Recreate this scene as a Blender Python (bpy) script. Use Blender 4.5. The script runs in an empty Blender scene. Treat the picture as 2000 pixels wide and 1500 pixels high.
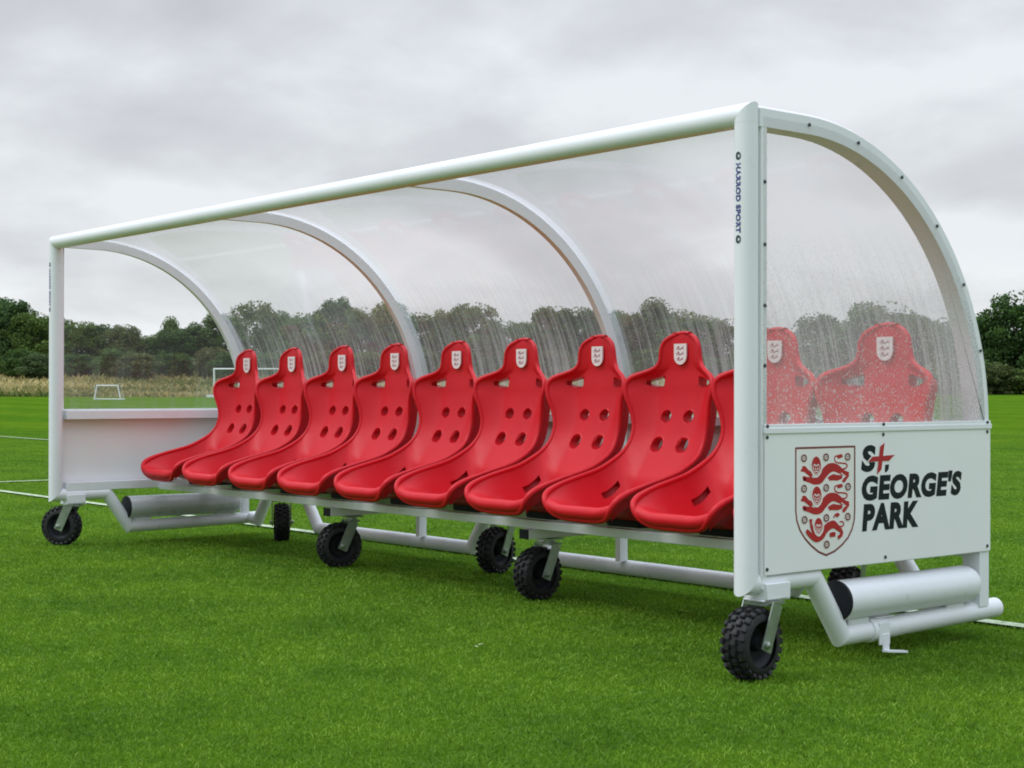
import bpy, bmesh, math, random
import numpy as np
from mathutils import Vector, Matrix

SC = bpy.context.scene
COL = SC.collection
rnd = random.Random(7)
nr = np.random.RandomState(11)

# ------------------------------------------------------------------ camera
FPX = 2989.6
CAMP = Vector((10.437, -4.413, 1.0875))
YAW, PIT, ROL = 0.88102, 0.00624, 0.0016
fwd = Vector((-math.sin(YAW) * math.cos(PIT), math.cos(YAW) * math.cos(PIT), math.sin(PIT)))
rgt = Vector((math.cos(YAW), math.sin(YAW), 0))
upv = rgt.cross(fwd)
rr = rgt * math.cos(ROL) + upv * math.sin(ROL)
uu = -rgt * math.sin(ROL) + upv * math.cos(ROL)
cam = bpy.data.cameras.new('camera')
cam.sensor_width = 36
cam.lens = 36 * FPX / 2000
cam.clip_start = 0.1
cam.clip_end = 4000
co = bpy.data.objects.new('camera', cam)
M = Matrix((rr, uu, -fwd)).transposed().to_4x4()
M.translation = CAMP
co.matrix_world = M
COL.objects.link(co)
SC.camera = co

# ------------------------------------------------------------------ world + sun
SUN_EL, SUN_AZ = math.radians(52), math.radians(212)
w = bpy.data.worlds.new("World"); SC.world = w; w.use_nodes = True
nt = w.node_tree; nt.nodes.clear()
def N(tree, typ, **kw):
    n = tree.nodes.new(typ)
    for k, v in kw.items():
        if k.startswith('i_'):
            n.inputs[k[2:].replace('_', ' ')].default_value = v
        else:
            setattr(n, k, v)
    return n
def ramp(tree, stops, interp='LINEAR'):
    n = tree.nodes.new('ShaderNodeValToRGB'); cr = n.color_ramp; cr.interpolation = interp
    while len(cr.elements) < len(stops): cr.elements.new(0.5)
    for e, (p, c) in zip(cr.elements, stops):
        e.position = p
        e.color = (c, c, c, 1) if isinstance(c, (int, float)) else tuple(c) + (1,)
    return n
lk = nt.links.new
tc = N(nt, 'ShaderNodeTexCoord')
sep = N(nt, 'ShaderNodeSeparateXYZ'); lk(tc.outputs['Generated'], sep.inputs[0])
# project the view direction on a flat cloud deck so clouds shrink toward the horizon
zc = N(nt, 'ShaderNodeMath', operation='MAXIMUM'); lk(sep.outputs['Z'], zc.inputs[0]); zc.inputs[1].default_value = 0.0
za = N(nt, 'ShaderNodeMath', operation='ADD'); lk(zc.outputs[0], za.inputs[0]); za.inputs[1].default_value = 0.34
dx = N(nt, 'ShaderNodeMath', operation='DIVIDE'); lk(sep.outputs['X'], dx.inputs[0]); lk(za.outputs[0], dx.inputs[1])
dy = N(nt, 'ShaderNodeMath', operation='DIVIDE'); lk(sep.outputs['Y'], dy.inputs[0]); lk(za.outputs[0], dy.inputs[1])
cv = N(nt, 'ShaderNodeCombineXYZ'); lk(dx.outputs[0], cv.inputs[0]); lk(dy.outputs[0], cv.inputs[1])
n1 = N(nt, 'ShaderNodeTexNoise', i_Scale=0.95, i_Detail=8.0, i_Roughness=0.48, i_Distortion=0.55)
n2 = N(nt, 'ShaderNodeTexNoise', i_Scale=3.6, i_Detail=7.0, i_Roughness=0.52, i_Distortion=0.25)
off = N(nt, 'ShaderNodeVectorMath', operation='ADD'); off.inputs[1].default_value = (-8.0, -3.0, 0.0)
lk(cv.outputs[0], off.inputs[0]); lk(off.outputs[0], n1.inputs['Vector']); lk(off.outputs[0], n2.inputs['Vector'])
mx = N(nt, 'ShaderNodeMath', operation='MULTIPLY_ADD'); lk(n2.outputs['Fac'], mx.inputs[0]); mx.inputs[1].default_value = 0.32
mm = N(nt, 'ShaderNodeMath', operation='MULTIPLY'); lk(n1.outputs['Fac'], mm.inputs[0]); mm.inputs[1].default_value = 0.68
lk(mm.outputs[0], mx.inputs[2])
cr = ramp(nt, [(0.38, (0.41, 0.42, 0.445)), (0.46, (0.50, 0.51, 0.535)), (0.53, (0.575, 0.59, 0.615)), (0.61, (0.71, 0.73, 0.755))])
lk(mx.outputs[0], cr.inputs[0])
# brighter toward the zenith, as an overcast sky is, and a pale band on the horizon
zr = ramp(nt, [(0.0, (1.28, 1.29, 1.26)), (0.045, (1.16, 1.17, 1.16)), (0.09, (1.06, 1.07, 1.07)), (0.26, (1.05, 1.06, 1.08)), (0.45, (1.70, 1.80, 1.92)), (1.0, (2.75, 3.0, 3.25))]); lk(sep.outputs['Z'], zr.inputs[0])
mul = N(nt, 'ShaderNodeMix', data_type='RGBA', blend_type='MULTIPLY'); mul.inputs[0].default_value = 1
lk(cr.outputs[0], mul.inputs[6]); lk(zr.outputs[0], mul.inputs[7])
sky = N(nt, 'ShaderNodeTexSky', sky_type='NISHITA', sun_disc=False, sun_elevation=SUN_EL, sun_rotation=SUN_AZ)
bgs = N(nt, 'ShaderNodeBackground'); bgs.inputs[1].default_value = 0.05; lk(sky.outputs[0], bgs.inputs[0])
bg = N(nt, 'ShaderNodeBackground'); bg.inputs[1].default_value = 1.0; lk(mul.outputs[2], bg.inputs[0])
mxs = N(nt, 'ShaderNodeMixShader'); mxs.inputs[0].default_value = 0.94
lk(bgs.outputs[0], mxs.inputs[1]); lk(bg.outputs[0], mxs.inputs[2])
wo = N(nt, 'ShaderNodeOutputWorld'); lk(mxs.outputs[0], wo.inputs[0])

sl = bpy.data.lights.new('sun', 'SUN'); sl.energy = 1.2; sl.angle = math.radians(25); sl.color = (1, 0.97, 0.93)
so = bpy.data.objects.new('sun', sl); COL.objects.link(so)
sd = Vector((math.sin(SUN_AZ) * math.cos(SUN_EL), math.cos(SUN_AZ) * math.cos(SUN_EL), math.sin(SUN_EL)))
so.rotation_euler = sd.to_track_quat('Z', 'Y').to_euler()
so.location = (0, 0, 30)

vs = SC.view_settings
vs.view_transform = 'Standard'; vs.look = 'None'; vs.gamma = 1; vs.exposure = 0.22
SC.cycles.max_bounces = 10
SC.cycles.transparent_max_bounces = 24
SC.cycles.sample_clamp_indirect = 6
SC.cycles.filter_width = 1.9

# ------------------------------------------------------------------ helpers
def link(o, parent=None):
    COL.objects.link(o)
    if parent is not None: o.parent = parent
    return o
def tag(o, label=None, cat=None, group=None, kind=None):
    if label: o['label'] = label
    if cat: o['category'] = cat
    if group: o['group'] = group
    if kind: o['kind'] = kind
    return o
def empty(name, loc, label, cat, group=None):
    o = bpy.data.objects.new(name, None); o.location = loc; o.empty_display_size = 0.3
    link(o); return tag(o, label, cat, group)
def mesh_np(name, V, F, mat=None, smooth=False):
    """F: (n,3) or (n,4) int array, or list of tuples"""
    me = bpy.data.meshes.new(name)
    if isinstance(F, np.ndarray):
        k = F.shape[1]; n = len(F)
        me.vertices.add(len(V)); me.vertices.foreach_set('co', np.asarray(V, 'f').ravel())
        me.loops.add(n * k); me.loops.foreach_set('vertex_index', F.astype('i').ravel())
        me.polygons.add(n); me.polygons.foreach_set('loop_start', np.arange(0, n * k, k, dtype='i'))
        me.polygons.foreach_set('loop_total', np.full(n, k, 'i'))
        me.update(calc_edges=True)
    else:
        me.from_pydata([tuple(v) for v in V], [], F); me.update()
    if mat is not None:
        for m in (mat if isinstance(mat, (list, tuple)) else [mat]): me.materials.append(m)
    if smooth: me.polygons.foreach_set('use_smooth', np.ones(len(me.polygons), bool))
    return me
class MB:
    """collects shapes into one mesh (world coordinates); auto smooth by angle"""
    def __init__(s): s.V = []; s.F = []; s.m = []
    def add(s, V, F, mi=0):
        b = len(s.V); s.V += [tuple(v) for v in V]; s.F += [tuple(b + i for i in f) for f in F]; s.m += [mi] * len(F)
    def box(s, c, d, mi=0, rot=None, bev=0.0):
        bm = bmesh.new(); bmesh.ops.create_cube(bm, size=1)
        bmesh.ops.scale(bm, vec=d, verts=bm.verts)
        if bev: bmesh.ops.bevel(bm, geom=bm.edges[:], offset=bev, segments=2, affect='EDGES')
        if rot is not None: bmesh.ops.rotate(bm, verts=bm.verts, matrix=rot)
        bmesh.ops.translate(bm, verts=bm.verts, vec=c)
        bm.verts.index_update(); s.add([v.co[:] for v in bm.verts], [[v.index for v in f.verts] for f in bm.faces], mi); bm.free()
    def tube(s, pts, r, n=24, mi=0, n0=None, n1=None, cap=True):
        """polyline tube with mitred joints; n0/n1 = cut planes at the ends"""
        P = [Vector(p) for p in pts]; D = [(P[i + 1] - P[i]).normalized() for i in range(len(P) - 1)]
        for i in range(len(D)):
            d = D[i]
            a = Vector((0, 0, 1)) if abs(d.z) < 0.9 else Vector((0, 1, 0))
            e1 = a.cross(d).normalized(); e2 = d.cross(e1)
            na = (D[i - 1] + d).normalized() if i > 0 else (Vector(n0).normalized() if n0 is not None else d)
            nb = (d + D[i + 1]).normalized() if i < len(D) - 1 else (Vector(n1).normalized() if n1 is not None else d)
            V = []
            for q, nn in ((P[i], na), (P[i + 1], nb)):
                for k in range(n):
                    t = 2 * math.pi * k / n; o = q + e1 * (r * math.cos(t)) + e2 * (r * math.sin(t))
                    u = -(o - q).dot(nn) / d.dot(nn); V.append(o + d * u)
            F = [(k, (k + 1) % n, n + (k + 1) % n, n + k) for k in range(n)]
            if cap:
                if i == 0: F.append(tuple(range(n - 1, -1, -1)))
                if i == len(D) - 1: F.append(tuple(range(n, 2 * n)))
            s.add(V, F, mi)
    def prism(s, poly, axis, a, b, mi=0):
        """poly in the 2 remaining axes (x:(y,z), y:(x,z), z:(x,y)), extruded from a to b"""
        def mk(p, t):
            return {'x': (t, p[0], p[1]), 'y': (p[0], t, p[1]), 'z': (p[0], p[1], t)}[axis]
        n = len(poly)
        V = [mk(p, a) for p in poly] + [mk(p, b) for p in poly]
        s.add(V, [tuple(range(n)), tuple(range(2 * n - 1, n - 1, -1))] + [(k, k + n, (k + 1) % n + n, (k + 1) % n) for k in range(n)], mi)
    def mesh(s, name, mats, angle=35):
        me = mesh_np(name, s.V, s.F, mats)
        me.polygons.foreach_set('material_index', np.array(s.m, 'i'))
        bm = bmesh.new(); bm.from_mesh(me); bmesh.ops.recalc_face_normals(bm, faces=bm.faces); bm.to_mesh(me); bm.free()
        me.polygons.foreach_set('use_smooth', np.ones(len(me.polygons), bool))
        me.set_sharp_from_angle(angle=math.radians(angle))
        return me
    def obj(s, name, mats, parent=None, angle=35, bevel=0.0):
        o = bpy.data.objects.new(name, s.mesh(name, mats, angle))
        if bevel:
            b = o.modifiers.new('bevel', 'BEVEL'); b.width = bevel; b.segments = 2; b.limit_method = 'ANGLE'; b.angle_limit = math.radians(40)
        return link(o, parent)
def lathe(mb, prof, c, axis, n=32, mi=0):
    """prof: list of (along axis, radius)"""
    ax = Vector(axis).normalized(); a = Vector((0, 0, 1)) if abs(ax.z) < .9 else Vector((1, 0, 0))
    e1 = a.cross(ax).normalized(); e2 = ax.cross(e1); c = Vector(c)
    V = []; F = []
    for (t, r) in prof:
        for k in range(n):
            q = 2 * math.pi * k / n; V.append(c + ax * t + (e1 * math.cos(q) + e2 * math.sin(q)) * r)
    for j in range(len(prof) - 1):
        for k in range(n): F.append((j * n + k, j * n + (k + 1) % n, (j + 1) * n + (k + 1) % n, (j + 1) * n + k))
    mb.add(V, F, mi)

# ------------------------------------------------------------------ materials
def newmat(name):
    m = bpy.data.materials.new(name); m.use_nodes = True
    t = m.node_tree; return m, t, t.nodes['Principled BSDF']
def paint(name, col, rough=0.35, var=0.05, nscale=6, dirt=None, metal=0.0, bump=0.0, bscale=200, coat=0.0, spec=0.5):
    m, t, b = newmat(name)
    tc = N(t, 'ShaderNodeTexCoord')
    no = N(t, 'ShaderNodeTexNoise', i_Scale=nscale, i_Detail=6.0, i_Roughness=0.6); t.links.new(tc.outputs['Object'], no.inputs['Vector'])
    lo = [max(0, c * (1 - var)) for c in col]; hi = [min(1, c * (1 + var)) for c in col]
    r = ramp(t, [(0.3, lo), (0.7, hi)]); t.links.new(no.outputs['Fac'], r.inputs[0])
    last = r.outputs[0]
    if dirt:
        n2 = N(t, 'ShaderNodeTexNoise', i_Scale=dirt[1], i_Detail=8.0, i_Roughness=0.7); t.links.new(tc.outputs['Object'], n2.inputs['Vector'])
        r2 = ramp(t, [(dirt[2], 0.0), (dirt[2] + 0.12, dirt[3])]); t.links.new(n2.outputs['Fac'], r2.inputs[0])
        mx = N(t, 'ShaderNodeMix', data_type='RGBA'); t.links.new(r2.outputs[0], mx.inputs[0]); t.links.new(last, mx.inputs[6])
        mx.inputs[7].default_value = tuple(dirt[0]) + (1,); last = mx.outputs[2]
    t.links.new(last, b.inputs['Base Color'])
    rr = ramp(t, [(0.25, max(0, rough - 0.07)), (0.75, rough + 0.08)]); t.links.new(no.outputs['Fac'], rr.inputs[0]); t.links.new(rr.outputs[0], b.inputs['Roughness'])
    b.inputs['Metallic'].default_value = metal
    b.inputs['Coat Weight'].default_value = coat
    b.inputs['Specular IOR Level'].default_value = spec
    if bump:
        n3 = N(t, 'ShaderNodeTexNoise', i_Scale=bscale, i_Detail=3.0); t.links.new(tc.outputs['Object'], n3.inputs['Vector'])
        bp = N(t, 'ShaderNodeBump', i_Strength=bump, i_Distance=0.002); t.links.new(n3.outputs['Fac'], bp.inputs['Height']); t.links.new(bp.outputs[0], b.inputs['Normal'])
    return m
WHITE = paint('white_powder_coat', (0.77, 0.79, 0.82), 0.30, 0.02, 3, dirt=((0.50, 0.50, 0.40), 9, 0.68, 0.35), bump=0.05, bscale=300)
PANEL = paint('white_panel', (0.82, 0.825, 0.84), 0.38, 0.02, 2, dirt=((0.45, 0.47, 0.42), 14, 0.70, 0.3))
SHEETW = paint('white_back_sheet', (0.72, 0.70, 0.73), 0.45, 0.03, 3)
RED = paint('red_moulded_plastic', (0.57, 0.009, 0.018), 0.38, 0.06, 4, bump=0.14, bscale=260, spec=0.24, dirt=((0.30, 0.02, 0.02), 22, 0.64, 0.35))
RUB = paint('black_rubber', (0.008, 0.008, 0.010), 0.62, 0.3, 12, dirt=((0.055, 0.06, 0.03), 26, 0.56, 0.55), bump=0.3, bscale=90)
BLACKP = paint('black_plastic', (0.009, 0.010, 0.014), 0.55, 0.1, spec=0.3)
GALV = paint('galvanised_steel', (0.33, 0.38, 0.33), 0.34, 0.15, 25, metal=0.75)
SCREW = paint('dark_screw', (0.06, 0.065, 0.07), 0.45, 0.1, metal=0.4)
INKB = paint('black_ink', (0.010, 0.016, 0.018), 0.6, 0.1, spec=0.2)
INKR = paint('red_ink', (0.42, 0.008, 0.014), 0.45, 0.08)
INKD = paint('dark_red_outline', (0.20, 0.045, 0.045), 0.45, 0.08)
INKN = paint('navy_ink', (0.045, 0.05, 0.22), 0.45, 0.1)
INKG = paint('dark_grey_ink', (0.03, 0.05, 0.06), 0.45, 0.1)
BADGE = paint('badge_white', (0.78, 0.70, 0.70), 0.4, 0.02)
BADGEM = paint('badge_marks', (0.40, 0.14, 0.20), 0.4, 0.1)
SHW = paint('sticker_white', (0.80, 0.78, 0.76), 0.4, 0.02)

LOWW = paint('white_powder_coat_splashed', (0.77, 0.79, 0.82), 0.32, 0.02, 3, dirt=((0.30, 0.30, 0.17), 16, 0.60, 0.45), bump=0.05, bscale=300)
def clear_sheet(name, haze_lo, haze_hi, streak_axis, zlo, zhi, tint, runs=0.5, drops=1.3):
    """polycarbonate wet with rain: transparent, a sharp reflection, drops and runs that scatter light"""
    m = bpy.data.materials.new(name); m.use_nodes = True; t = m.node_tree; t.nodes.clear(); L = t.links.new
    out = N(t, 'ShaderNodeOutputMaterial')
    tc = N(t, 'ShaderNodeTexCoord'); sp = N(t, 'ShaderNodeSeparateXYZ'); L(tc.outputs['Object'], sp.inputs[0])
    tr = N(t, 'ShaderNodeBsdfTransparent'); tr.inputs[0].default_value = tint + (1,)
    gl = N(t, 'ShaderNodeBsdfGlossy'); gl.inputs['Roughness'].default_value = 0.06
    lw = N(t, 'ShaderNodeLayerWeight'); lw.inputs['Blend'].default_value = 0.5
    pw = N(t, 'ShaderNodeMath', operation='POWER'); L(lw.outputs['Facing'], pw.inputs[0]); pw.inputs[1].default_value = 4.5
    lm = N(t, 'ShaderNodeMath', operation='MULTIPLY_ADD'); L(pw.outputs[0], lm.inputs[0]); lm.inputs[1].default_value = 0.75; lm.inputs[2].default_value = 0.035
    # water film: fine drops
    vo = N(t, 'ShaderNodeTexVoronoi', i_Scale=78.0); 
    nd = N(t, 'ShaderNodeTexNoise', i_Scale=42.0, i_Detail=6.0, i_Roughness=0.8); L(tc.outputs['Object'], nd.inputs['Vector'])
    L(tc.outputs['Object'], vo.inputs['Vector'])
    dr = ramp(t, [(0.0, 1.0), (0.30, 0.9), (0.42, 0.0)]); L(vo.outputs['Distance'], dr.inputs[0])
    # runs down the sheet
    mp = N(t, 'ShaderNodeMapping')
    mp.inputs['Scale'].default_value = (34, 0.6, 0.6) if streak_axis == 'x' else (0.6, 34, 0.6)
    L(tc.outputs['Object'], mp.inputs[0])
    ns = N(t, 'ShaderNodeTexNoise', i_Scale=1.0, i_Detail=5.0, i_Roughness=0.7, i_Distortion=0.5); L(mp.outputs[0], ns.inputs['Vector'])
    sr = ramp(t, [(0.46, 0.0), (0.56, 1.0)]); L(ns.outputs['Fac'], sr.inputs[0])
    # big patches
    nb = N(t, 'ShaderNodeTexNoise', i_Scale=1.7, i_Detail=3.0); L(tc.outputs['Object'], nb.inputs['Vector'])
    # height: more water low down
    mr = N(t, 'ShaderNodeMapRange'); L(sp.outputs['Z'], mr.inputs[0])
    mr.inputs[1].default_value = zhi; mr.inputs[2].default_value = zlo; mr.inputs[3].default_value = 0; mr.inputs[4].default_value = 1
    a = N(t, 'ShaderNodeMath', operation='MULTIPLY'); L(mr.outputs[0], a.inputs[0]); L(sr.outputs[0], a.inputs[1])
    a2 = N(t, 'ShaderNodeMath', operation='MULTIPLY'); L(mr.outputs[0], a2.inputs[0]); L(dr.outputs[0], a2.inputs[1])
    a3 = N(t, 'ShaderNodeMath', operation='MULTIPLY'); L(a2.outputs[0], a3.inputs[0]); ndr = ramp(t, [(0.42, 0.05), (0.60, 1.0)]); L(nd.outputs['Fac'], ndr.inputs[0]); L(ndr.outputs[0], a3.inputs[1])
    s1 = N(t, 'ShaderNodeMath', operation='MULTIPLY_ADD'); L(a.outputs[0], s1.inputs[0]); s1.inputs[1].default_value = haze_hi * runs; s1.inputs[2].default_value = haze_lo
    s2 = N(t, 'ShaderNodeMath', operation='MULTIPLY_ADD'); L(a3.outputs[0], s2.inputs[0]); s2.inputs[1].default_value = haze_hi * drops; L(s1.outputs[0], s2.inputs[2])
    s3 = N(t, 'ShaderNodeMath', operation='MULTIPLY_ADD'); L(mr.outputs[0], s3.inputs[0]); s3.inputs[1].default_value = haze_hi * 0.45; L(s2.outputs[0], s3.inputs[2])
    s4 = N(t, 'ShaderNodeMath', operation='MULTIPLY'); L(s3.outputs[0], s4.inputs[0])
    pb = ramp(t, [(0.3, 0.8), (0.7, 1.15)]); L(nb.outputs['Fac'], pb.inputs[0]); L(pb.outputs[0], s4.inputs[1]); s4.use_clamp = True
    di = N(t, 'ShaderNodeBsdfDiffuse'); di.inputs[0].default_value = (0.66, 0.66, 0.655, 1)
    tl = N(t, 'ShaderNodeBsdfTranslucent'); tl.inputs[0].default_value = (0.66, 0.66, 0.655, 1)
    dt = N(t, 'ShaderNodeMixShader'); dt.inputs[0].default_value = 0.5; L(di.outputs[0], dt.inputs[1]); L(tl.outputs[0], dt.inputs[2])
    m1 = N(t, 'ShaderNodeMixShader'); L(s4.outputs[0], m1.inputs[0]); L(tr.outputs[0], m1.inputs[1]); L(dt.outputs[0], m1.inputs[2])
    m2 = N(t, 'ShaderNodeMixShader'); L(lm.outputs[0], m2.inputs[0]); L(m1.outputs[0], m2.inputs[1]); L(gl.outputs[0], m2.inputs[2])
    bp = N(t, 'ShaderNodeBump', i_Strength=0.25, i_Distance=0.001); L(dr.outputs[0], bp.inputs['Height']); L(bp.outputs[0], gl.inputs['Normal'])
    L(m2.outputs[0], out.inputs[0]); return m
ROOFC = clear_sheet('wet_roof_polycarbonate', 0.07, 0.54, 'x', 0.95, 1.85, (0.95, 0.95, 0.955), 0.9, 0.7)
SIDEC = clear_sheet('wet_side_polycarbonate', 0.09, 0.54, 'y', 0.95, 1.80, (0.95, 0.95, 0.95), 0.10, 1.5)
SIDEL = clear_sheet('clear_side_polycarbonate', 0.02, 0.16, 'y', 0.95, 1.45, (0.96, 0.96, 0.96))
def strip_mat():
    m = bpy.data.materials.new('milky_strip'); m.use_nodes = True; t = m.node_tree; t.nodes.clear()
    out = N(t, 'ShaderNodeOutputMaterial'); tr = N(t, 'ShaderNodeBsdfTransparent'); tl = N(t, 'ShaderNodeBsdfTranslucent'); tl.inputs[0].default_value = (.78, .77, .82, 1)
    tc = N(t, 'ShaderNodeTexCoord'); no = N(t, 'ShaderNodeTexNoise', i_Scale=9.0); t.links.new(tc.outputs['Object'], no.inputs['Vector'])
    r = ramp(t, [(0.3, 0.30), (0.7, 0.42)]); t.links.new(no.outputs['Fac'], r.inputs[0])
    mx = N(t, 'ShaderNodeMixShader'); t.links.new(r.outputs[0], mx.inputs[0]); t.links.new(tr.outputs[0], mx.inputs[1]); t.links.new(tl.outputs[0], mx.inputs[2])
    t.links.new(mx.outputs[0], out.inputs[0]); return m
STRIP = strip_mat()

# ------------------------------------------------------------------ terrain
def smooth(a, b, x):
    t = np.clip((np.asarray(x, float) - a) / (b - a), 0, 1); return t * t * (3 - 2 * t)
def frame_coords(x, y):
    """depth along the pitch's long view and sideways ratio, about the touchline corner"""
    dxx = np.asarray(x, float) - CAMP.x; dyy = np.asarray(y, float) - CAMP.y
    d = dxx * fwd.x + dyy * fwd.y; l = dxx * rgt.x + dyy * rgt.y
    return d, l
def ground_z(x, y):
    d, l = frame_coords(x, y)
    s = l / np.maximum(np.abs(d), 5)
    z = 0.0 + 0.80 * np.clip((d - 28) / 87, 0, 2.2) ** 1.25
    bank = smooth(0.26, 0.14, s)           # the bank of rough grass fades out on the right
    z = z + bank * 2.0 * smooth(116, 158, d) + 0.25 * smooth(90, 118, d) * (1 - bank)
    return np.where(d < 0, 0, z)
def world_at(u, d):
    """ground point seen at picture column u (0..2000) at depth d"""
    l = (u - 1000) / FPX * d
    x = CAMP.x + fwd.x * d + rgt.x * l; y = CAMP.y + fwd.y * d + rgt.y * l
    return x, y, float(ground_z(x, y))

def grass_mat():
    m, t, b = newmat('mown_turf'); L = t.links.new
    ge = N(t, 'ShaderNodeNewGeometry')
    n1 = N(t, 'ShaderNodeTexNoise', i_Scale=1.1, i_Detail=5.0, i_Roughness=0.6)
    n2 = N(t, 'ShaderNodeTexNoise', i_Scale=38.0, i_Detail=5.0, i_Roughness=0.7)
    n3 = N(t, 'ShaderNodeTexNoise', i_Scale=0.09, i_Detail=3.0)
    for n in (n1, n2, n3): L(ge.outputs['Position'], n.inputs['Vector'])
    r1 = ramp(t, [(0.3, (0.054, 0.125, 0.009)), (0.7, (0.088, 0.180, 0.013))]); L(n1.outputs['Fac'], r1.inputs[0])
    r2 = ramp(t, [(0.3, 0.62), (0.7, 1.25)]); L(n2.outputs['Fac'], r2.inputs[0])
    r3 = ramp(t, [(0.3, (0.9, 0.95, 0.9)), (0.7, (1.15, 1.05, 1.0))]); L(n3.outputs['Fac'], r3.inputs[0])
    # mowing bands across the pitch
    sp = N(t, 'ShaderNodeSeparateXYZ'); L(ge.outputs['Position'], sp.inputs[0])
    mo = N(t, 'ShaderNodeMath', operation='MULTIPLY'); L(sp.outputs['Y'], mo.inputs[0]); mo.inputs[1].default_value = 1.05
    si = N(t, 'ShaderNodeMath', operation='SINE'); L(mo.outputs[0], si.inputs[0])
    rs = ramp(t, [(0.0, (0.90, 0.95, 0.9)), (1.0, (1.12, 1.06, 1.0))])
    ma = N(t, 'ShaderNodeMath', operation='MULTIPLY_ADD'); L(si.outputs[0], ma.inputs[0]); ma.inputs[1].default_value = 1.2; ma.inputs[2].default_value = 0.5; ma.use_clamp = True
    L(ma.outputs[0], rs.inputs[0])
    last = r1.outputs[0]
    for rr_ in (r2, r3, rs):
        mx = N(t, 'ShaderNodeMix', data_type='RGBA', blend_type='MULTIPLY'); mx.inputs[0].default_value = 1
        L(last, mx.inputs[6]); L(rr_.outputs[0], mx.inputs[7]); last = mx.outputs[2]
    L(last, b.inputs['Base Color']); b.inputs['Roughness'].default_value = 1.0; b.inputs['Specular IOR Level'].default_value = 0.0
    bp = N(t, 'ShaderNodeBump', i_Strength=0.9, i_Distance=0.02); L(n2.outputs['Fac'], bp.inputs['Height']); L(bp.outputs[0], b.inputs['Normal'])
    return m
def rough_mat():
    m, t, b = newmat('rough_grass_soil'); L = t.links.new
    ge = N(t, 'ShaderNodeNewGeometry')
    n1 = N(t, 'ShaderNodeTexNoise', i_Scale=0.16, i_Detail=6.0, i_Roughness=0.65)
    L(ge.outputs['Position'], n1.inputs['Vector'])
    r1 = ramp(t, [(0.32, (0.10, 0.13, 0.03)), (0.5, (0.25, 0.21, 0.09)), (0.7, (0.36, 0.28, 0.14))]); L(n1.outputs['Fac'], r1.inputs[0])
    L(r1.outputs[0], b.inputs['Base Color']); b.inputs['Roughness'].default_value = 0.9
    return m
TURF, ROUGH = grass_mat(), rough_mat()
# ground sheet: rows by depth, columns by direction, all the way round and out to the horizon
ds = np.concatenate([np.linspace(-60, 0, 7), np.linspace(2, 40, 20), np.linspace(44, 180, 70), np.array([200, 260, 400, 800, 2000])])
ls = np.concatenate([np.array([-2000, -900, -400, -200, -120]), np.linspace(-90, 90, 91), np.array([120, 200, 400, 900, 2000])])
GV = []; 
for d in ds:
    X = CAMP.x + fwd.x * d + rgt.x * ls; Y = CAMP.y + fwd.y * d + rgt.y * ls
    Z = ground_z(X, Y) if d > 0 else np.zeros(len(ls))
    GV.append(np.stack([X, Y, Z], 1))
GV = np.concatenate(GV); nl = len(ls)
ii, jj = np.meshgrid(np.arange(len(ds) - 1), np.arange(nl - 1), indexing='ij')
q = (ii * nl + jj).ravel(); GF = np.stack([q, q + 1, q + nl + 1, q + nl], 1)
gm = mesh_np('ground', GV, GF, [TURF, ROUGH], True)
cen = GV[GF].mean(1); dd, ll = frame_coords(cen[:, 0], cen[:, 1])
gm.polygons.foreach_set('material_index', ((dd > 114) & (ll / np.maximum(dd, 1) < 0.262)).astype('i'))
tag(link(bpy.data.objects.new('ground', gm)), 'green mown football pitch with faint mowing bands', None, None, 'structure')

# painted pitch lines
def line_mat():
    m, t, b = newmat('line_paint_on_grass'); L = t.links.new
    ge = N(t, 'ShaderNodeNewGeometry'); n = N(t, 'ShaderNodeTexNoise', i_Scale=30.0, i_Detail=6.0, i_Roughness=0.8); L(ge.outputs['Position'], n.inputs['Vector'])
    r = ramp(t, [(0.38, (0.12, 0.20, 0.05)), (0.55, (0.50, 0.58, 0.42))]); L(n.outputs['Fac'], r.inputs[0]); L(r.outputs[0], b.inputs['Base Color']); b.inputs['Roughness'].default_value = 0.9
    return m
LINE = line_mat()
def pitch_line(p0, p1, wd):
    P0, P1 = Vector(p0 + (0,)), Vector(p1 + (0,)); d = (P1 - P0).normalized(); s = Vector((-d.y, d.x, 0)) * wd / 2
    n = 60; V = []
    for k in range(n + 1):
        p = P0.lerp(P1, k / n)
        for sg in (-1, 1):
            v = p + s * sg; V.append((v.x, v.y, float(ground_z(v.x, v.y)) + 0.014))
    F = [(2 * k, 2 * k + 1, 2 * k + 3, 2 * k + 2) for k in range(n)]
    o = link(bpy.data.objects.new('pitch_line', mesh_np('pitch_line', V, F, LINE))); return tag(o, kind='structure')
pitch_line((-60, 1.95), (22, 1.95), 0.10)
pitch_line((-7.75, 2.0), (-7.75, 9.3), 0.10)
pitch_line((-60, 9.32), (-7.70, 9.32), 0.10)

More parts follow.
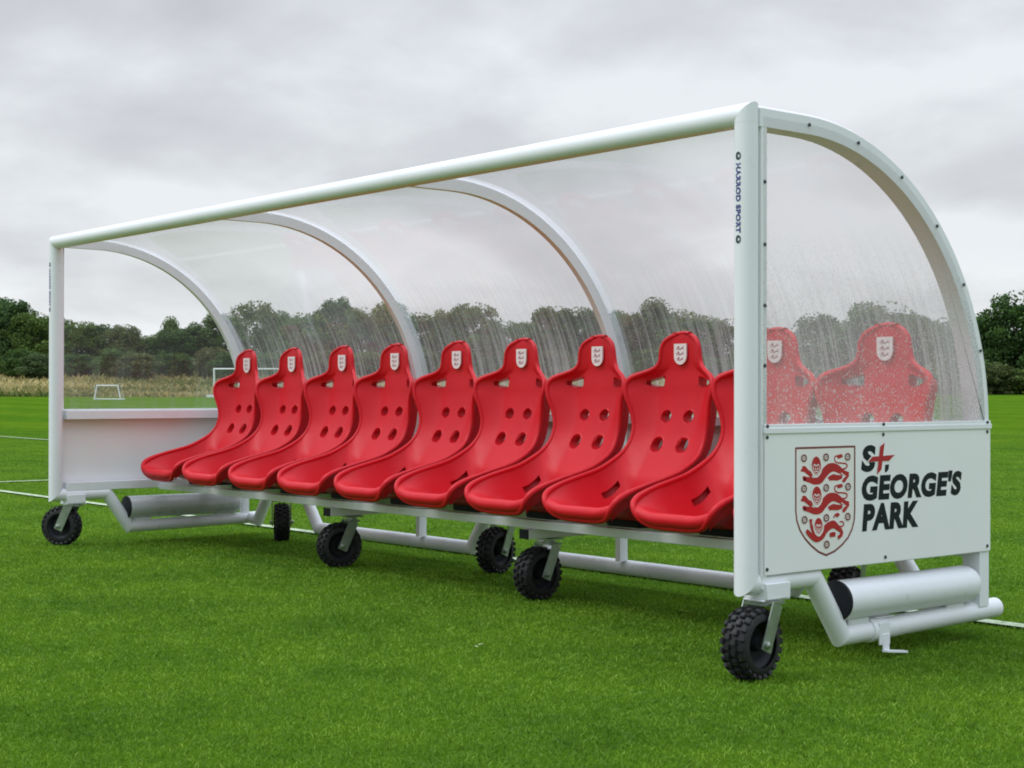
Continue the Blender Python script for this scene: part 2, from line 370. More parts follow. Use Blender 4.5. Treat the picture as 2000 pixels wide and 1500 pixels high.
# ------------------------------------------------------------------ near grass: real blades (stuff)
def blade_mat(name, c0, c1, c2):
    m, t, b = newmat(name); L = t.links.new
    at = N(t, 'ShaderNodeAttribute', attribute_name='tone'); r = ramp(t, [(0.0, c0), (0.6, c1), (1.0, c2)]); L(at.outputs['Fac'], r.inputs[0])
    ge = N(t, 'ShaderNodeNewGeometry'); n = N(t, 'ShaderNodeTexNoise', i_Scale=1.1, i_Detail=5.0, i_Roughness=0.6); L(ge.outputs['Position'], n.inputs['Vector'])
    n5 = N(t, 'ShaderNodeTexNoise', i_Scale=9.0, i_Detail=4.0, i_Roughness=0.6); L(ge.outputs['Position'], n5.inputs['Vector'])
    av = N(t, 'ShaderNodeMath', operation='MULTIPLY_ADD'); L(n5.outputs['Fac'], av.inputs[0]); av.inputs[1].default_value = 0.5; hv = N(t, 'ShaderNodeMath', operation='MULTIPLY'); L(n.outputs['Fac'], hv.inputs[0]); hv.inputs[1].default_value = 0.5; L(hv.outputs[0], av.inputs[2])
    r2 = ramp(t, [(0.36, (0.52, 0.64, 0.70)), (0.5, (0.95, 0.98, 1.0)), (0.64, (1.38, 1.24, 1.1))]); L(av.outputs[0], r2.inputs[0])
    mx = N(t, 'ShaderNodeMix', data_type='RGBA', blend_type='MULTIPLY'); mx.inputs[0].default_value = 1; L(r.outputs[0], mx.inputs[6]); L(r2.outputs[0], mx.inputs[7])
    L(mx.outputs[2], b.inputs['Base Color']); b.inputs['Roughness'].default_value = 0.6; b.inputs['Specular IOR Level'].default_value = 0.25
    tl = N(t, 'ShaderNodeBsdfTranslucent'); L(mx.outputs[2], tl.inputs[0]); ms = N(t, 'ShaderNodeMixShader'); ms.inputs[0].default_value = 0.3
    L(b.outputs[0], ms.inputs[1]); L(tl.outputs[0], ms.inputs[2]); L(ms.outputs[0], t.nodes['Material Output'].inputs[0])
    return m
def blades(name, X, Y, Z, H, W, lean, mat, tone):
    n = len(X); az = nr.rand(n) * 2 * np.pi; la = nr.rand(n) * 2 * np.pi; ln = lean * H * (0.3 + nr.rand(n))
    dxy = np.stack([np.cos(az), np.sin(az)], 1) * (W / 2)[:, None]
    V = np.zeros((n, 4, 3), 'f')
    V[:, 0, 0] = X - dxy[:, 0]; V[:, 0, 1] = Y - dxy[:, 1]; V[:, 0, 2] = Z
    V[:, 1, 0] = X + dxy[:, 0]; V[:, 1, 1] = Y + dxy[:, 1]; V[:, 1, 2] = Z
    mxx = X + np.cos(la) * ln * .35; mxy = Y + np.sin(la) * ln * .35
    V[:, 2, 0] = mxx + dxy[:, 0] * .8; V[:, 2, 1] = mxy + dxy[:, 1] * .8; V[:, 2, 2] = Z + H * .6
    V[:, 3, 0] = X + np.cos(la) * ln; V[:, 3, 1] = Y + np.sin(la) * ln; V[:, 3, 2] = Z + H
    b = np.arange(n) * 4
    F = np.concatenate([np.stack([b, b + 1, b + 2], 1), np.stack([b, b + 2, b + 3], 1)])
    me = mesh_np(name, V.reshape(-1, 3), F, mat, True)
    a = me.attributes.new('tone', 'FLOAT', 'POINT'); a.data.foreach_set('value', np.repeat(tone, 4).astype('f'))
    return me
BL = blade_mat('grass_blade', (0.078, 0.162, 0.009), (0.155, 0.310, 0.017), (0.28, 0.43, 0.06))
def near_points(n, d0, d1, pw):
    u = nr.rand(n); d = (d0 ** (pw) + u * (d1 ** pw - d0 ** pw)) ** (1 / pw)
    l = (nr.rand(n) - .5) * (d * 0.80 + 2.4)
    return CAMP.x + fwd.x * d + rgt.x * l, CAMP.y + fwd.y * d + rgt.y * l, d
X, Y, D = near_points(1300000, 3.9, 42, 0.5)
Z = ground_z(X, Y)
tone = np.clip(nr.normal(.5, .22, len(X)), 0, 1)
me = blades('grass', X, Y, Z, (0.007 + 0.009 * nr.rand(len(X))) * (1 - np.clip((D - 12) / 30, 0, 1) * .85), 0.0012 + 0.00045 * D, 1.0, BL, tone)
tag(link(bpy.data.objects.new('grass', me)), 'short green mown grass blades of the pitch', 'grass', None, 'stuff')

# rough bank of tall dry grass in front of the trees
n = 60000
d = 114 + 46 * nr.rand(n) ** 1.2; s = -0.42 + nr.rand(n) * 0.675; l = s * d
X = CAMP.x + fwd.x * d + rgt.x * l; Y = CAMP.y + fwd.y * d + rgt.y * l
tone = np.clip(0.5 + 0.30 * np.sin(X * .13 + 1.3 * np.sin(Y * .11)) + .25 * np.sin(d * .55 + np.sin(l * .2)) + nr.normal(0, .2, n), 0, 1)
me = blades('rough_grass', X, Y, ground_z(X, Y) - .02, 0.18 + 0.32 * nr.rand(n) + .25 * (nr.rand(n) > .9), 0.12 + .14 * nr.rand(n), 0.8,
            blade_mat('dry_blade', (0.11, 0.15, 0.03), (0.42, 0.36, 0.15), (0.58, 0.48, 0.24)), tone)
tag(link(bpy.data.objects.new('rough_grass', me)), 'tall straw coloured rough grass below the tree line', 'grass', None, 'stuff')

# ------------------------------------------------------------------ trees
def leaf_mat():
    m, t, b = newmat('foliage'); L = t.links.new
    oi = N(t, 'ShaderNodeObjectInfo'); at = N(t, 'ShaderNodeAttribute', attribute_name='tone')
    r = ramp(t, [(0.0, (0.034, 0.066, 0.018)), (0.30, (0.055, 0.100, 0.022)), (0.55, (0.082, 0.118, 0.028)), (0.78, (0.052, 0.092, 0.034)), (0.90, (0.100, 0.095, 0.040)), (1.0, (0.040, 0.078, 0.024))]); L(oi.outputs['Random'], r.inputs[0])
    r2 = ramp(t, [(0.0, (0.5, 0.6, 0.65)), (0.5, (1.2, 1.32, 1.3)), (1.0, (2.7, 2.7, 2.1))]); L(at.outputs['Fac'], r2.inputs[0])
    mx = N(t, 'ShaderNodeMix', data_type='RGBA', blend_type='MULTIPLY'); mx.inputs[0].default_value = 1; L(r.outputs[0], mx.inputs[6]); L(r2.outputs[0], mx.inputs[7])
    L(mx.outputs[2], b.inputs['Base Color']); b.inputs['Roughness'].default_value = 0.65; b.inputs['Specular IOR Level'].default_value = 0.2
    tl = N(t, 'ShaderNodeBsdfTranslucent'); L(mx.outputs[2], tl.inputs[0]); ms = N(t, 'ShaderNodeMixShader'); ms.inputs[0].default_value = 0.2
    L(b.outputs[0], ms.inputs[1]); L(tl.outputs[0], ms.inputs[2]); L(ms.outputs[0], t.nodes['Material Output'].inputs[0]); return m
LEAF = leaf_mat()
BARK = paint('bark', (0.10, 0.085, 0.065), 0.85, 0.3, 3)
def crown_mesh(seed, w_, shape):
    """unit tree 1 high; crown of leaf clumps from the ground fringe to the top"""
    R = np.random.RandomState(seed); pts = []; tn = []
    nb = 95
    for k in range(nb):
        h = 0.10 + 0.86 * R.rand()
        if shape == 'round': rad = w_ * math.sqrt(max(0.02, 1 - ((h - .52) / .5) ** 2))
        elif shape == 'spire': rad = w_ * (1.02 - h) ** .7
        else: rad = w_ * (0.95 if h < .75 else 0.95 * math.sqrt(max(.05, (1.02 - h) / .27)))
        a = R.rand() * 6.283; q = rad * (0.55 + .5 * R.rand()) * (1 + .22 * math.sin(3 * a + seed) + .1 * math.sin(7 * a + h * 9))
        h += .05 * (R.rand() > .88) * (h > .7)
        c = np.array([math.cos(a) * q, math.sin(a) * q, h]); s = 0.055 + .075 * R.rand(); m_ = int(100 * (s / .09) ** 2)
        v = R.normal(size=(m_, 3)); v /= np.linalg.norm(v, axis=1)[:, None]; v *= (s * (0.55 + .55 * R.rand(m_)))[:, None]; v[:, 2] *= .8
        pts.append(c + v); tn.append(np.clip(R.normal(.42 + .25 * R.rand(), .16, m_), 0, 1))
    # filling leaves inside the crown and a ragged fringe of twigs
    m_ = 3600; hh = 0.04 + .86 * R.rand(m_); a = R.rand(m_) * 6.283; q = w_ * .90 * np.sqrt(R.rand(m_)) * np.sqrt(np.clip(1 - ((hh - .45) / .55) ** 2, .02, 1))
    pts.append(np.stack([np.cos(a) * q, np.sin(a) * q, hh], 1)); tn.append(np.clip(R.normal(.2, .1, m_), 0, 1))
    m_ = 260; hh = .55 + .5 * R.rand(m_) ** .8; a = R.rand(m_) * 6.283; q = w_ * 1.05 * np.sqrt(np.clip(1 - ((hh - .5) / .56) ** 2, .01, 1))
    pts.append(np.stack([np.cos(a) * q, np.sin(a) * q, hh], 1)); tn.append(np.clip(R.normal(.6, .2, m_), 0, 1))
    P = np.concatenate(pts); T = np.concatenate(tn); n = len(P); P[:, 2] = np.maximum(P[:, 2], .01)
    e1 = R.normal(size=(n, 3)); e1 /= np.linalg.norm(e1, axis=1)[:, None]; e2 = np.cross(e1, R.normal(size=(n, 3))); e2 /= np.linalg.norm(e2, axis=1)[:, None]
    sz = (0.011 + .013 * R.rand(n))[:, None]
    V = np.stack([P - e1 * sz, P - e2 * sz * .6, P + e1 * sz, P + e2 * sz * .6], 1).reshape(-1, 3)
    F = np.arange(4 * n).reshape(-1, 4)
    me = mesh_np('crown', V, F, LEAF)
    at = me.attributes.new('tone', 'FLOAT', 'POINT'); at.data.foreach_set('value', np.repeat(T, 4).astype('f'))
    return me
CROWNS = {'round': [crown_mesh(s, .40, 'round') for s in (1, 2, 3)], 'full': [crown_mesh(s, .36, 'full') for s in (4, 5)], 'spire': [crown_mesh(6, .26, 'spire')]}
def trunk_mesh():
    mb = MB(); mb.tube([(0, 0, -.02), (.01, 0, .3), (.0, .01, .62)], .018, 8)
    for a in range(5):
        t = a * 1.3; mb.tube([(.005, 0, .22 + .07 * a), (.14 * math.cos(t), .14 * math.sin(t), .42 + .08 * a)], .008, 6)
    return mb.mesh('trunk', [BARK])
TRUNK = trunk_mesh()
# (picture column, top row, kind, depth, relative width, label)
TREES = [
 (-22, 580, 'round', 150, 1.15, 'dark bushy tree cut off by the left edge of the photo'),
 (22, 588, 'full', 153, 1.1, 'tall dark tree, first full crown left of the shelter'),
 (66, 606, 'round', 149, 1.0, 'olive tree just left of the shelter far corner post'),
 (112, 622, 'full', 152, 1.0, 'tree crown directly behind the far white corner post'),
 (150, 628, 'round', 150, .9, 'dark tree just right of the far corner post'),
 (196, 630, 'round', 153, 1.1, 'dark green tree straight above the small training goal'),
 (240, 636, 'round', 149, .9, 'low rounded tree right of the small training goal'),
 (287, 654, 'full', 152, .9, 'lowest tree in the dip of the hedge line'),
 (333, 616, 'spire', 166, .7, 'thin far treetop poking up behind the dip in the hedge'),
 (336, 644, 'round', 150, 1.0, 'olive rounded tree left of the big goal'),
 (385, 634, 'full', 152, 1.0, 'green tree right behind the big goal side net'),
 (432, 612, 'full', 150, .95, 'tree behind the foot of the far end arch'),
 (500, 590, 'round', 151, 1.0, 'tall tree behind the first and second headrest from the far end'),
 (545, 604, 'full', 153, .9, 'tree above the crossbar of the big goal'),
 (600, 612, 'round', 149, 1.0, 'green tree behind the gap of the second and third headrest'),
 (655, 582, 'full', 152, 1.0, 'tall reddish tree behind the third headrest from the far end'),
 (705, 596, 'round', 150, 1.0, 'broad tree left of the second arch foot'),
 (760, 592, 'full', 153, .95, 'tree behind the fourth headrest from the far end'),
 (815, 608, 'round', 149, 1.0, 'tree just right of the second arch foot'),
 (872, 604, 'full', 152, 1.0, 'tree behind the fifth headrest from the far end'),
 (930, 594, 'round', 150, 1.05, 'broad tree between the fifth and sixth headrests'),
 (985, 622, 'round', 153, .9, 'lower tree left of the sixth headrest'),
 (1030, 628, 'full', 149, .9, 'low tree straight behind the sixth headrest'),
 (1080, 598, 'round', 151, 1.0, 'tree between the sixth headrest and the third arch'),
 (1135, 594, 'full', 149, .95, 'tree behind the seventh headrest from the far end'),
 (1190, 606, 'round', 152, .95, 'tree directly behind the foot of the third arch'),
 (1235, 608, 'full', 149, .9, 'tree just right of the third arch foot'),
 (1280, 576, 'spire', 150, 1.2, 'pointed tree standing highest left of the eighth headrest'),
 (1325, 606, 'round', 149, .9, 'brownish tree behind the eighth headrest'),
 (1378, 612, 'full', 147, 1.0, 'brown and green tree left of the near corner post'),
 (1430, 620, 'round', 146, .9, 'tree hidden mostly behind the near corner post'),
 (1500, 640, 'round', 143, .9, 'low tree behind the ninth headrest'),
 (1592, 604, 'round', 138, 1.05, 'rounded tree between the last two headrests'),
 (1655, 626, 'full', 136, .8, 'narrow tree left of the last headrest'),
 (1722, 588, 'round', 133, 1.35, 'wide spreading tree behind the last headrest'),
 (1790, 608, 'full', 131, .9, 'tree just right of the last headrest'),
 (1850, 622, 'round', 128, .9, 'low tree behind the near end arch foot'),
 (1905, 612, 'full', 124, .9, 'dark tree just right of the near end arch'),
 (1942, 606, 'round', 122, .8, 'dark low tree right of the near end arch with a flat top'),
 (1992, 572, 'round', 120, 1.2, 'tall dark tree at the right edge of the photo'),
 (2050, 560, 'full', 120, 1.2, 'tall dark tree beyond the right edge of the photo'),
]
for k, (u, vt, kind, d, wr, lab) in enumerate(TREES):
    x, y, z = world_at(u, d)
    h = (768.5 - vt) * d / FPX + CAMP.z - z
    t = empty('broadleaf_tree', (x, y, z - .05), lab, 'tree', 'trees along the far side of the pitch')
    ms = CROWNS[kind]; a = k * 2.4
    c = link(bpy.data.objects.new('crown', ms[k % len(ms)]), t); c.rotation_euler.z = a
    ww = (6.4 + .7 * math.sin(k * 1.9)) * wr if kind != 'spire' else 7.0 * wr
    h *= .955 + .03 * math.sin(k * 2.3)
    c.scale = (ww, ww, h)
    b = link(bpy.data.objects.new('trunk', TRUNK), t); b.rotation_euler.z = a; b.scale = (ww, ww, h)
# lower bushes along the foot of the trees
BUSHL = ['dark bush', 'olive bush', 'brown bush', 'green bush']
k = 0
for u in range(-30, 1480, 62):
    d = 143 - 6 * ((k * 7) % 3) / 3; x, y, z = world_at(u + 14 * math.sin(k * 2.1), d)
    hh = 2.3 + 0.9 * ((k * 37) % 10) / 10
    o = link(bpy.data.objects.new('bush', CROWNS['round'][k % 3])); o.location = (x, y, z - .3); o.scale = (4.8, 4.8, hh); o.rotation_euler.z = k * 1.7
    near = 'left of the far corner post' if u < 90 else 'seen through the far end window' if u < 420 else 'behind the red seats'
    tag(o, 'low dense bush at the foot of the tree line, %s' % near, 'bush', 'bushes at the foot of the trees %s' % near); k += 1
for u in range(1500, 2080, 55):
    d = 117 if u > 1840 else 124; x, y, z = world_at(u, d)
    o = link(bpy.data.objects.new('bush', CROWNS['full'][k % 2])); o.location = (x, y, z - .3); o.scale = (5.2, 5.2, 2.6 + .5 * math.sin(k * 2)); o.rotation_euler.z = k * 1.7
    near = 'behind the near end window' if u < 1900 else 'right of the near end arch'
    tag(o, 'low dark bush at the foot of the hedge, %s' % near, 'bush', 'bushes at the foot of the trees %s' % near); k += 1

# ------------------------------------------------------------------ goals
def net_mat():
    m = bpy.data.materials.new('net'); m.use_nodes = True; t = m.node_tree; b = t.nodes['Principled BSDF']; b.inputs['Base Color'].default_value = (.6, .62, .6, 1)
    tc = N(t, 'ShaderNodeTexCoord'); br = N(t, 'ShaderNodeTexBrick', offset=0.0); br.inputs['Scale'].default_value = 8.0; br.inputs['Mortar Size'].default_value = 0.03; br.inputs['Brick Width'].default_value = 1.0; br.inputs['Row Height'].default_value = 1.0
    mp = N(t, 'ShaderNodeMapping'); mp.inputs['Rotation'].default_value = (1.2, 0.6, 0.3); t.links.new(tc.outputs['Object'], mp.inputs[0]); t.links.new(mp.outputs[0], br.inputs['Vector'])
    t.links.new(br.outputs['Fac'], b.inputs['Alpha']); return m
NET = net_mat()
def goal(name, u, d, wd, ht, dep, r, label, cat, slope=0.0):
    x, y, z = world_at(u, d); o = empty(name, (x, y, z), label, cat)
    o.rotation_euler.z = YAW
    fw = MB()
    fw.tube([(0, 0, 0), (slope, 0, ht - r), (wd - slope, 0, ht - r), (wd, 0, 0)], r, 10)
    fw.obj('front_frame', [WHITE], o)
    bk = MB(); bk.tube([(0, 0, r), (-dep * .12, dep, r), (wd + dep * .12, dep, r), (wd, 0, r)], r * .8, 8)
    bk.tube([(0, 0, ht - r), (-dep * .1, dep, r)], r * .5, 8); bk.tube([(wd, 0, ht - r), (wd + dep * .1, dep, r)], r * .5, 8)
    bk.obj('back_frame', [WHITE], o)
    nm = MB(); e = .01
    nm.add([(slope, e, ht - r), (wd - slope, e, ht - r), (wd + dep * .12, dep, r), (-dep * .12, dep, r)], [(0, 1, 2, 3)])
    nm.add([(0, e, 0), (slope, e, ht - r), (-dep * .12, dep, r)], [(0, 1, 2)]); nm.add([(wd, e, 0), (wd - slope, e, ht - r), (wd + dep * .12, dep, r)], [(0, 1, 2)])
    nm.obj('net', [NET], o)
    return o
g = goal('football_goal', 418, 112, 6.4, 2.15, 2.1, 0.06, 'large white football goal with net, standing by the rough grass', 'goal')
f = MB(); f.box((-.3, .3, .10), (.55, .35, .2), bev=.03); f.obj('foot_weight', [WHITE], g)
goal('training_goal', 184, 100, 1.72, 0.98, 0.7, 0.045, 'small white training goal alone on the grass', 'goal', 0.18)

# ------------------------------------------------------------------ team shelter
LX = 6.494; R0 = 0.046; HT = 2.2; ZR = HT - R0; ZB = 0.363
AC = (0.31, 0.94); AR = 1.24
def arc_pts(R, y0=0.03, zend=0.15, n=28):
    p = [(y0, AC[1] + R)]
    for k in range(n + 1):
        a = math.pi / 2 * (1 - k / n); p.append((AC[0] + R * math.cos(a), AC[1] + R * math.sin(a)))
    p.append((AC[0] + R, zend)); return p
S = empty('team_shelter', (LX / 2, 0.8, 0), 'long white wheeled team shelter with ten red bucket seats and clear curved roof', 'dugout')
def child(o):     # parent but keep world coordinates
    o.parent = S; o.matrix_parent_inverse = Matrix.Translation(S.location).inverted(); return o
def sobj(mb, name, mats, angle=35, bevel=0.0, label=None):
    o = child(mb.obj(name, mats, None, angle, bevel))
    if label: o['label'] = label
    return o
def sub(o, p):
    o.parent = p; o.matrix_parent_inverse = (Matrix.Translation(S.location)).inverted() if p.parent is not None and p.type != 'EMPTY' else Matrix(); return o
def subobj(mb, name, mats, parent, angle=35, bevel=0.0):
    # parts sit with their origin at the world origin (identity), so sub-parts need no offset
    o = mb.obj(name, mats, None, angle, bevel); o.parent = parent; return o

# corner posts with lettering
def text_mesh(body, sx=1.0, offset=0.0):
    cu = bpy.data.curves.new('t', 'FONT'); cu.body = body; cu.size = 1; cu.offset = offset; cu.resolution_u = 4; cu.space_character = 1.08
    o = bpy.data.objects.new('t', cu); COL.objects.link(o); dg = bpy.context.evaluated_depsgraph_get(); dg.update()
    me = bpy.data.meshes.new_from_object(o.evaluated_get(dg)); V = np.array([v.co[:2] for v in me.vertices]); F = [tuple(p.vertices) for p in me.polygons]
    bpy.data.objects.remove(o); bpy.data.meshes.remove(me); bpy.data.curves.remove(cu)
    V = (V - V.min(0)) / (V.max(0) - V.min(0)); return V, F
TXT, TXF = text_mesh('HARROD SPORT', offset=0.05)
for i, x in enumerate((LX, 0.0)):
    mb = MB(); mb.tube([(x, 0, ZB), (x, 0, ZR)], R0, 40, n0=(0, 1, -1), n1=(1 if i == 1 else -1, 0, 1), cap=False)
    mb.tube([(x, 0, 2.124), (x, 0, 2.126)], R0 + .0006, 40); mb.tube([(x, 0, .43), (x, 0, .4315)], R0 + .0006, 40)
    p = sobj(mb, 'corner_post', [WHITE])
    t = MB(); z0, z1, wd = 1.967, 1.70, 0.024
    def onpost(a, z):     # a: metres to the side of the front line of the tube
        th = a / R0; return (x + math.sin(th) * (R0 + .0012), -math.cos(th) * (R0 + .0012), z)
    t.add([onpost((v[1] - .5) * wd, z0 + (z1 - z0) * v[0]) for v in TXT], TXF, 0)
    for zz in (1.994, 1.676):      # round maker's marks above and below the words
        ring = [onpost(.013 * math.cos(a), zz + .016 * math.sin(a)) for a in np.linspace(0, 2 * math.pi, 18, endpoint=False)]
        hole = [onpost(.005 * math.cos(a) + .003, zz + .006 * math.sin(a)) for a in np.linspace(0, 2 * math.pi, 18, endpoint=False)]
        t.add(ring + hole, [(k, (k + 1) % 18, 18 + (k + 1) % 18, 18 + k) for k in range(18)], 1)
    subobj(t, 'lettering', [INKN, INKG], p)
mb = MB(); mb.tube([(0, 0, ZR), (LX, 0, ZR)], R0, 40, n0=(1, 0, 1), n1=(1, 0, -1), cap=False)
sobj(mb, 'top_rail', [WHITE])

# bolt used everywhere
bolt_src = MB(); lathe(bolt_src, [(0, .0072), (.0035, .0072), (.005, .005), (.0055, .0)], (0, 0, 0), (1, 0, 0), 12); BOLT = bolt_src.mesh('bolt', [SCREW])
def bolt(p, loc, rz=0.0):
    o = bpy.data.objects.new('bolt', BOLT); COL.objects.link(o); o.location = loc; o.rotation_euler.z = rz; o.parent = p; return o

# arches (box section)
AX = (0.0, 2.31, 4.21, LX)
outer, inner, inner_s = arc_pts(AR), arc_pts(AR - .07), arc_pts(AR - .058)
for x in AX:
    near = x > LX - .1; hw = .044 if near else .019
    mb = MB(); n = len(outer); V = []
    for (a, b) in zip(outer, inner if near else inner_s): V += [(x - hw, *a), (x + hw, *a), (x + hw, *b), (x - hw, *b)]
    F = []
    for k in range(n - 1):
        for j in range(4): F.append((4 * k + j, 4 * k + (j + 1) % 4, 4 * k + 4 + (j + 1) % 4, 4 * k + 4 + j))
    F += [(0, 1, 2, 3), (4 * n - 1, 4 * n - 2, 4 * n - 3, 4 * n - 4)]
    mb.add(V, F); a = sobj(mb, 'arch', [WHITE], 30)
    for e, sx in ((0, -1), (LX, 1)):
        if abs(x - e) < .01:
            for (y, z) in [(.315, 2.147), (.623, 2.108), (.913, 1.995), (1.16, 1.808), (1.356, 1.566), (1.482, 1.28)]:
                bolt(a, (x + sx * (hw + .003), y, z), 0 if sx > 0 else math.pi)
# roof sheets and joint strips
roof = arc_pts(AR + .006, 0.02, .95)
def sheet(x0, x1, prof, th):
    mb = MB(); n = len(prof); V = []
    for k, (y, z) in enumerate(prof):
        a = prof[max(k - 1, 0)]; b = prof[min(k + 1, n - 1)]; t = Vector((b[0] - a[0], b[1] - a[1])).normalized(); nn = Vector((-t.y, t.x)) if False else Vector((t.y * -1, t.x))
        nn = Vector((-t.y, t.x)); nn = nn if nn.y > 0 or nn.x > 0 else -nn
        V += [(x0, y, z), (x1, y, z), (x1, y + nn.x * th, z + nn.y * th), (x0, y + nn.x * th, z + nn.y * th)]
    F = []
    for k in range(n - 1):
        for j in range(4): F.append((4 * k + j, 4 * k + (j + 1) % 4, 4 * k + 4 + (j + 1) % 4, 4 * k + 4 + j))
    F += [(0, 1, 2, 3), (4 * n - 1, 4 * n - 2, 4 * n - 3, 4 * n - 4)]
    mb.add(V, F); return mb
def single_sheet(x0, x1, prof):
    V = []; 
    for (y, z) in prof: V += [(x0, y, z), (x1, y, z)]
    mb = MB(); mb.add(V, [(2 * k, 2 * k + 1, 2 * k + 3, 2 * k + 2) for k in range(len(prof) - 1)]); return mb
for k in range(3):
    sobj(single_sheet(AX[k] + (.002 if k else -.03), AX[k + 1] - .002 if k < 2 else LX + .03, roof), 'roof_sheet', [ROOFC], 60)
strip_prof = arc_pts(AR + .012, 0.02, .95)
for k, x in enumerate(AX):
    xa, xb = (x - .028, x + .075) if k == 0 else (x - .075, x + .028) if k == 3 else (x - .06, x + .06)
    sobj(single_sheet(xa, xb, strip_prof), 'joint_strip', [STRIP], 60)

# end walls
for e, sx in ((LX, 1), (0.0, -1)):
    xo = e + sx * .047
    # edge flange beside the post
    mb = MB(); mb.box((e + sx * .032, .055, 1.25), (.022, .03, 1.82)); fl = sobj(mb, 'edge_strip', [PANEL], bevel=.002)
    for z in (1.9, 1.66, 1.426, 1.196): bolt(fl, (e + sx * .0435, .056, z), 0 if sx > 0 else math.pi)
    # clear window with the arch's curve
    poly = [(.045, .96)] + [(y, z) for (y, z) in arc_pts(AR - .03, .045, .96)]
    V = [(e + sx * .040, y, z) for (y, z) in poly]
    mb = MB(); mb.add([(e + sx * .0455, y, z) for (y, z) in poly], [tuple(range(len(poly)))])
    sobj(mb, 'end_window', [SIDEC if sx > 0 else SIDEL])
    # lower solid panel
    mb = MB(); mb.box((e + sx * .049, .80, .668), (.005, 1.50, .545)); pn = sobj(mb, 'end_panel', [PANEL])
    for (y, z) in [(.793, .416), (.06, .417), (1.525, .417), (.779, .922), (.06, .922), (1.525, .922)]: bolt(pn, (e + sx * .0517, y, z), 0 if sx > 0 else math.pi)
    # H-shaped joint bar between window and panel
    mb = MB(); mb.box((e + sx * .051, .80, .946), (.012, 1.51, .022)); mb.box((e + sx * .049, .80, .963), (.008, 1.505, .016)); mb.box((e + sx * .0, .77, .93), (.075, 1.40, .062))
    br = sobj(mb, 'middle_rail', [WHITE], bevel=.002)
    for y in (.06, .779, 1.525): bolt(br, (e + sx * .0535, y, .964), 0 if sx > 0 else math.pi)
    mb = MB(); mb.box((e, .77, .42), (.075, 1.40, .06)); sobj(mb, 'bottom_rail', [WHITE], bevel=.003)
    # front stub, drop and foot tube
    mb = MB(); mb.tube([(e, 0, ZB), (e, .385, ZB), (e, .565, .110), (e, 1.665, .128)], R0 - .002, 32, n0=(0, 1, -1), cap=True)
    ff = sobj(mb, 'foot_tube', [LOWW])
    # castor mounting block wrapped on the stub
    my_ = .118 if sx > 0 else .135; mb = MB(); mb.box((e + sx * .002, my_, .332), (.122, .135, .062)); mb.box((e, my_, .297), (.10, .16, .008)); sobj(mb, 'castor_mount', [WHITE], bevel=.003)
    # ballast cylinder
    mb = MB(); lathe(mb, [(0, .081), (.88, .081), (.905, .072), (.912, .05), (.914, 0)], (e, .545, .252), (0, 1, 0), 40)
    bc = sobj(mb, 'ballast_tube', [LOWW if sx > 0 else paint('shaded_white_tube', (.60, .62, .64), .3, .04, 3, metal=.1)], 40)  # far tube is white too; its shade is painted in as grey
    cp = MB(); lathe(cp, [(.012, .078), (-.004, .083), (-.010, .080), (-.012, .05), (-.012, 0)], (e, .545, .252), (0, 1, 0), 40); subobj(cp, 'end_cap', [BLACKP], bc)
    for y in (.66, 1.33):
        mb = MB(); mb.box((e + .018 * sx, y, .172), (.006, .13, .085)); mb.box((e - .018 * sx, y, .172), (.006, .13, .085)); mb.box((e, y, .158), (.05, .12, .03)); sobj(mb, 'ballast_bracket', [WHITE], bevel=.002)
# ground stake plate on the near foot tube
mb = MB(); mb.tube([(LX, .735, .113), (LX, .83, .114)], R0 + .004, 28); mb.box((LX + .046, .795, .10), (.008, .07, .09)); mb.box((LX + .05, .80, .062), (.007, .042, .075)); mb.box((LX + .055, .855, .022), (.03, .14, .010), rot=Matrix.Rotation(-.12, 3, 'X')); mb.box((LX, .835, .163), (.05, .12, .006))
sobj(mb, 'stake_plate', [WHITE], bevel=.002)

# back wall: low panels and rails
for k in range(3):
    mb = MB(); mb.box(((AX[k] + AX[k + 1]) / 2, 1.515, .67), (AX[k + 1] - AX[k] - .10, .008, .52)); sobj(mb, 'back_panel', [SHEETW])
    mb = MB(); mb.box(((AX[k] + AX[k + 1]) / 2, 1.512, .945), (AX[k + 1] - AX[k] - .089, .05, .05)); sobj(mb, 'back_rail', [WHITE], bevel=.003)
    mb = MB(); mb.box(((AX[k] + AX[k + 1]) / 2, 1.512, .39), (AX[k + 1] - AX[k] - .089, .05, .05)); sobj(mb, 'back_rail', [WHITE], bevel=.003)
# seat bench
for y in (.80, 1.18):
    mb = MB(); mb.box((LX / 2, y, .402), (LX - .078, .05, .046)); sobj(mb, 'bench_rail', [WHITE], bevel=.004)
for x in AX[1:3]:
    mb = MB(); mb.box((x + .085, 1.11, .352), (.072, .74, .052)); b = sobj(mb, 'cross_beam', [WHITE], bevel=.004)
    cp = MB(); cp.box((x + .085, .737, .352), (.068, .008, .05)); subobj(cp, 'end_cap', [BLACKP], b)
# low tubes along the back, dropping between the wheels
ty = 1.56
for pts in ([(0.02, 1.56, .125), (.14, ty, .115), (.34, ty, .385)],
            [(.78, ty, .385), (1.0, ty, .112), (2.80, ty, .112), (3.0, ty, .385)],
            [(3.38, ty, .385), (3.58, ty, .112), (5.42, ty, .112), (5.62, ty, .385)],
            [(6.02, ty, .385), (6.22, ty, .115), (LX - .02, 1.56, .125)]):
    mb = MB(); mb.tube(pts, .042, 24); sobj(mb, 'rear_tube', [LOWW])

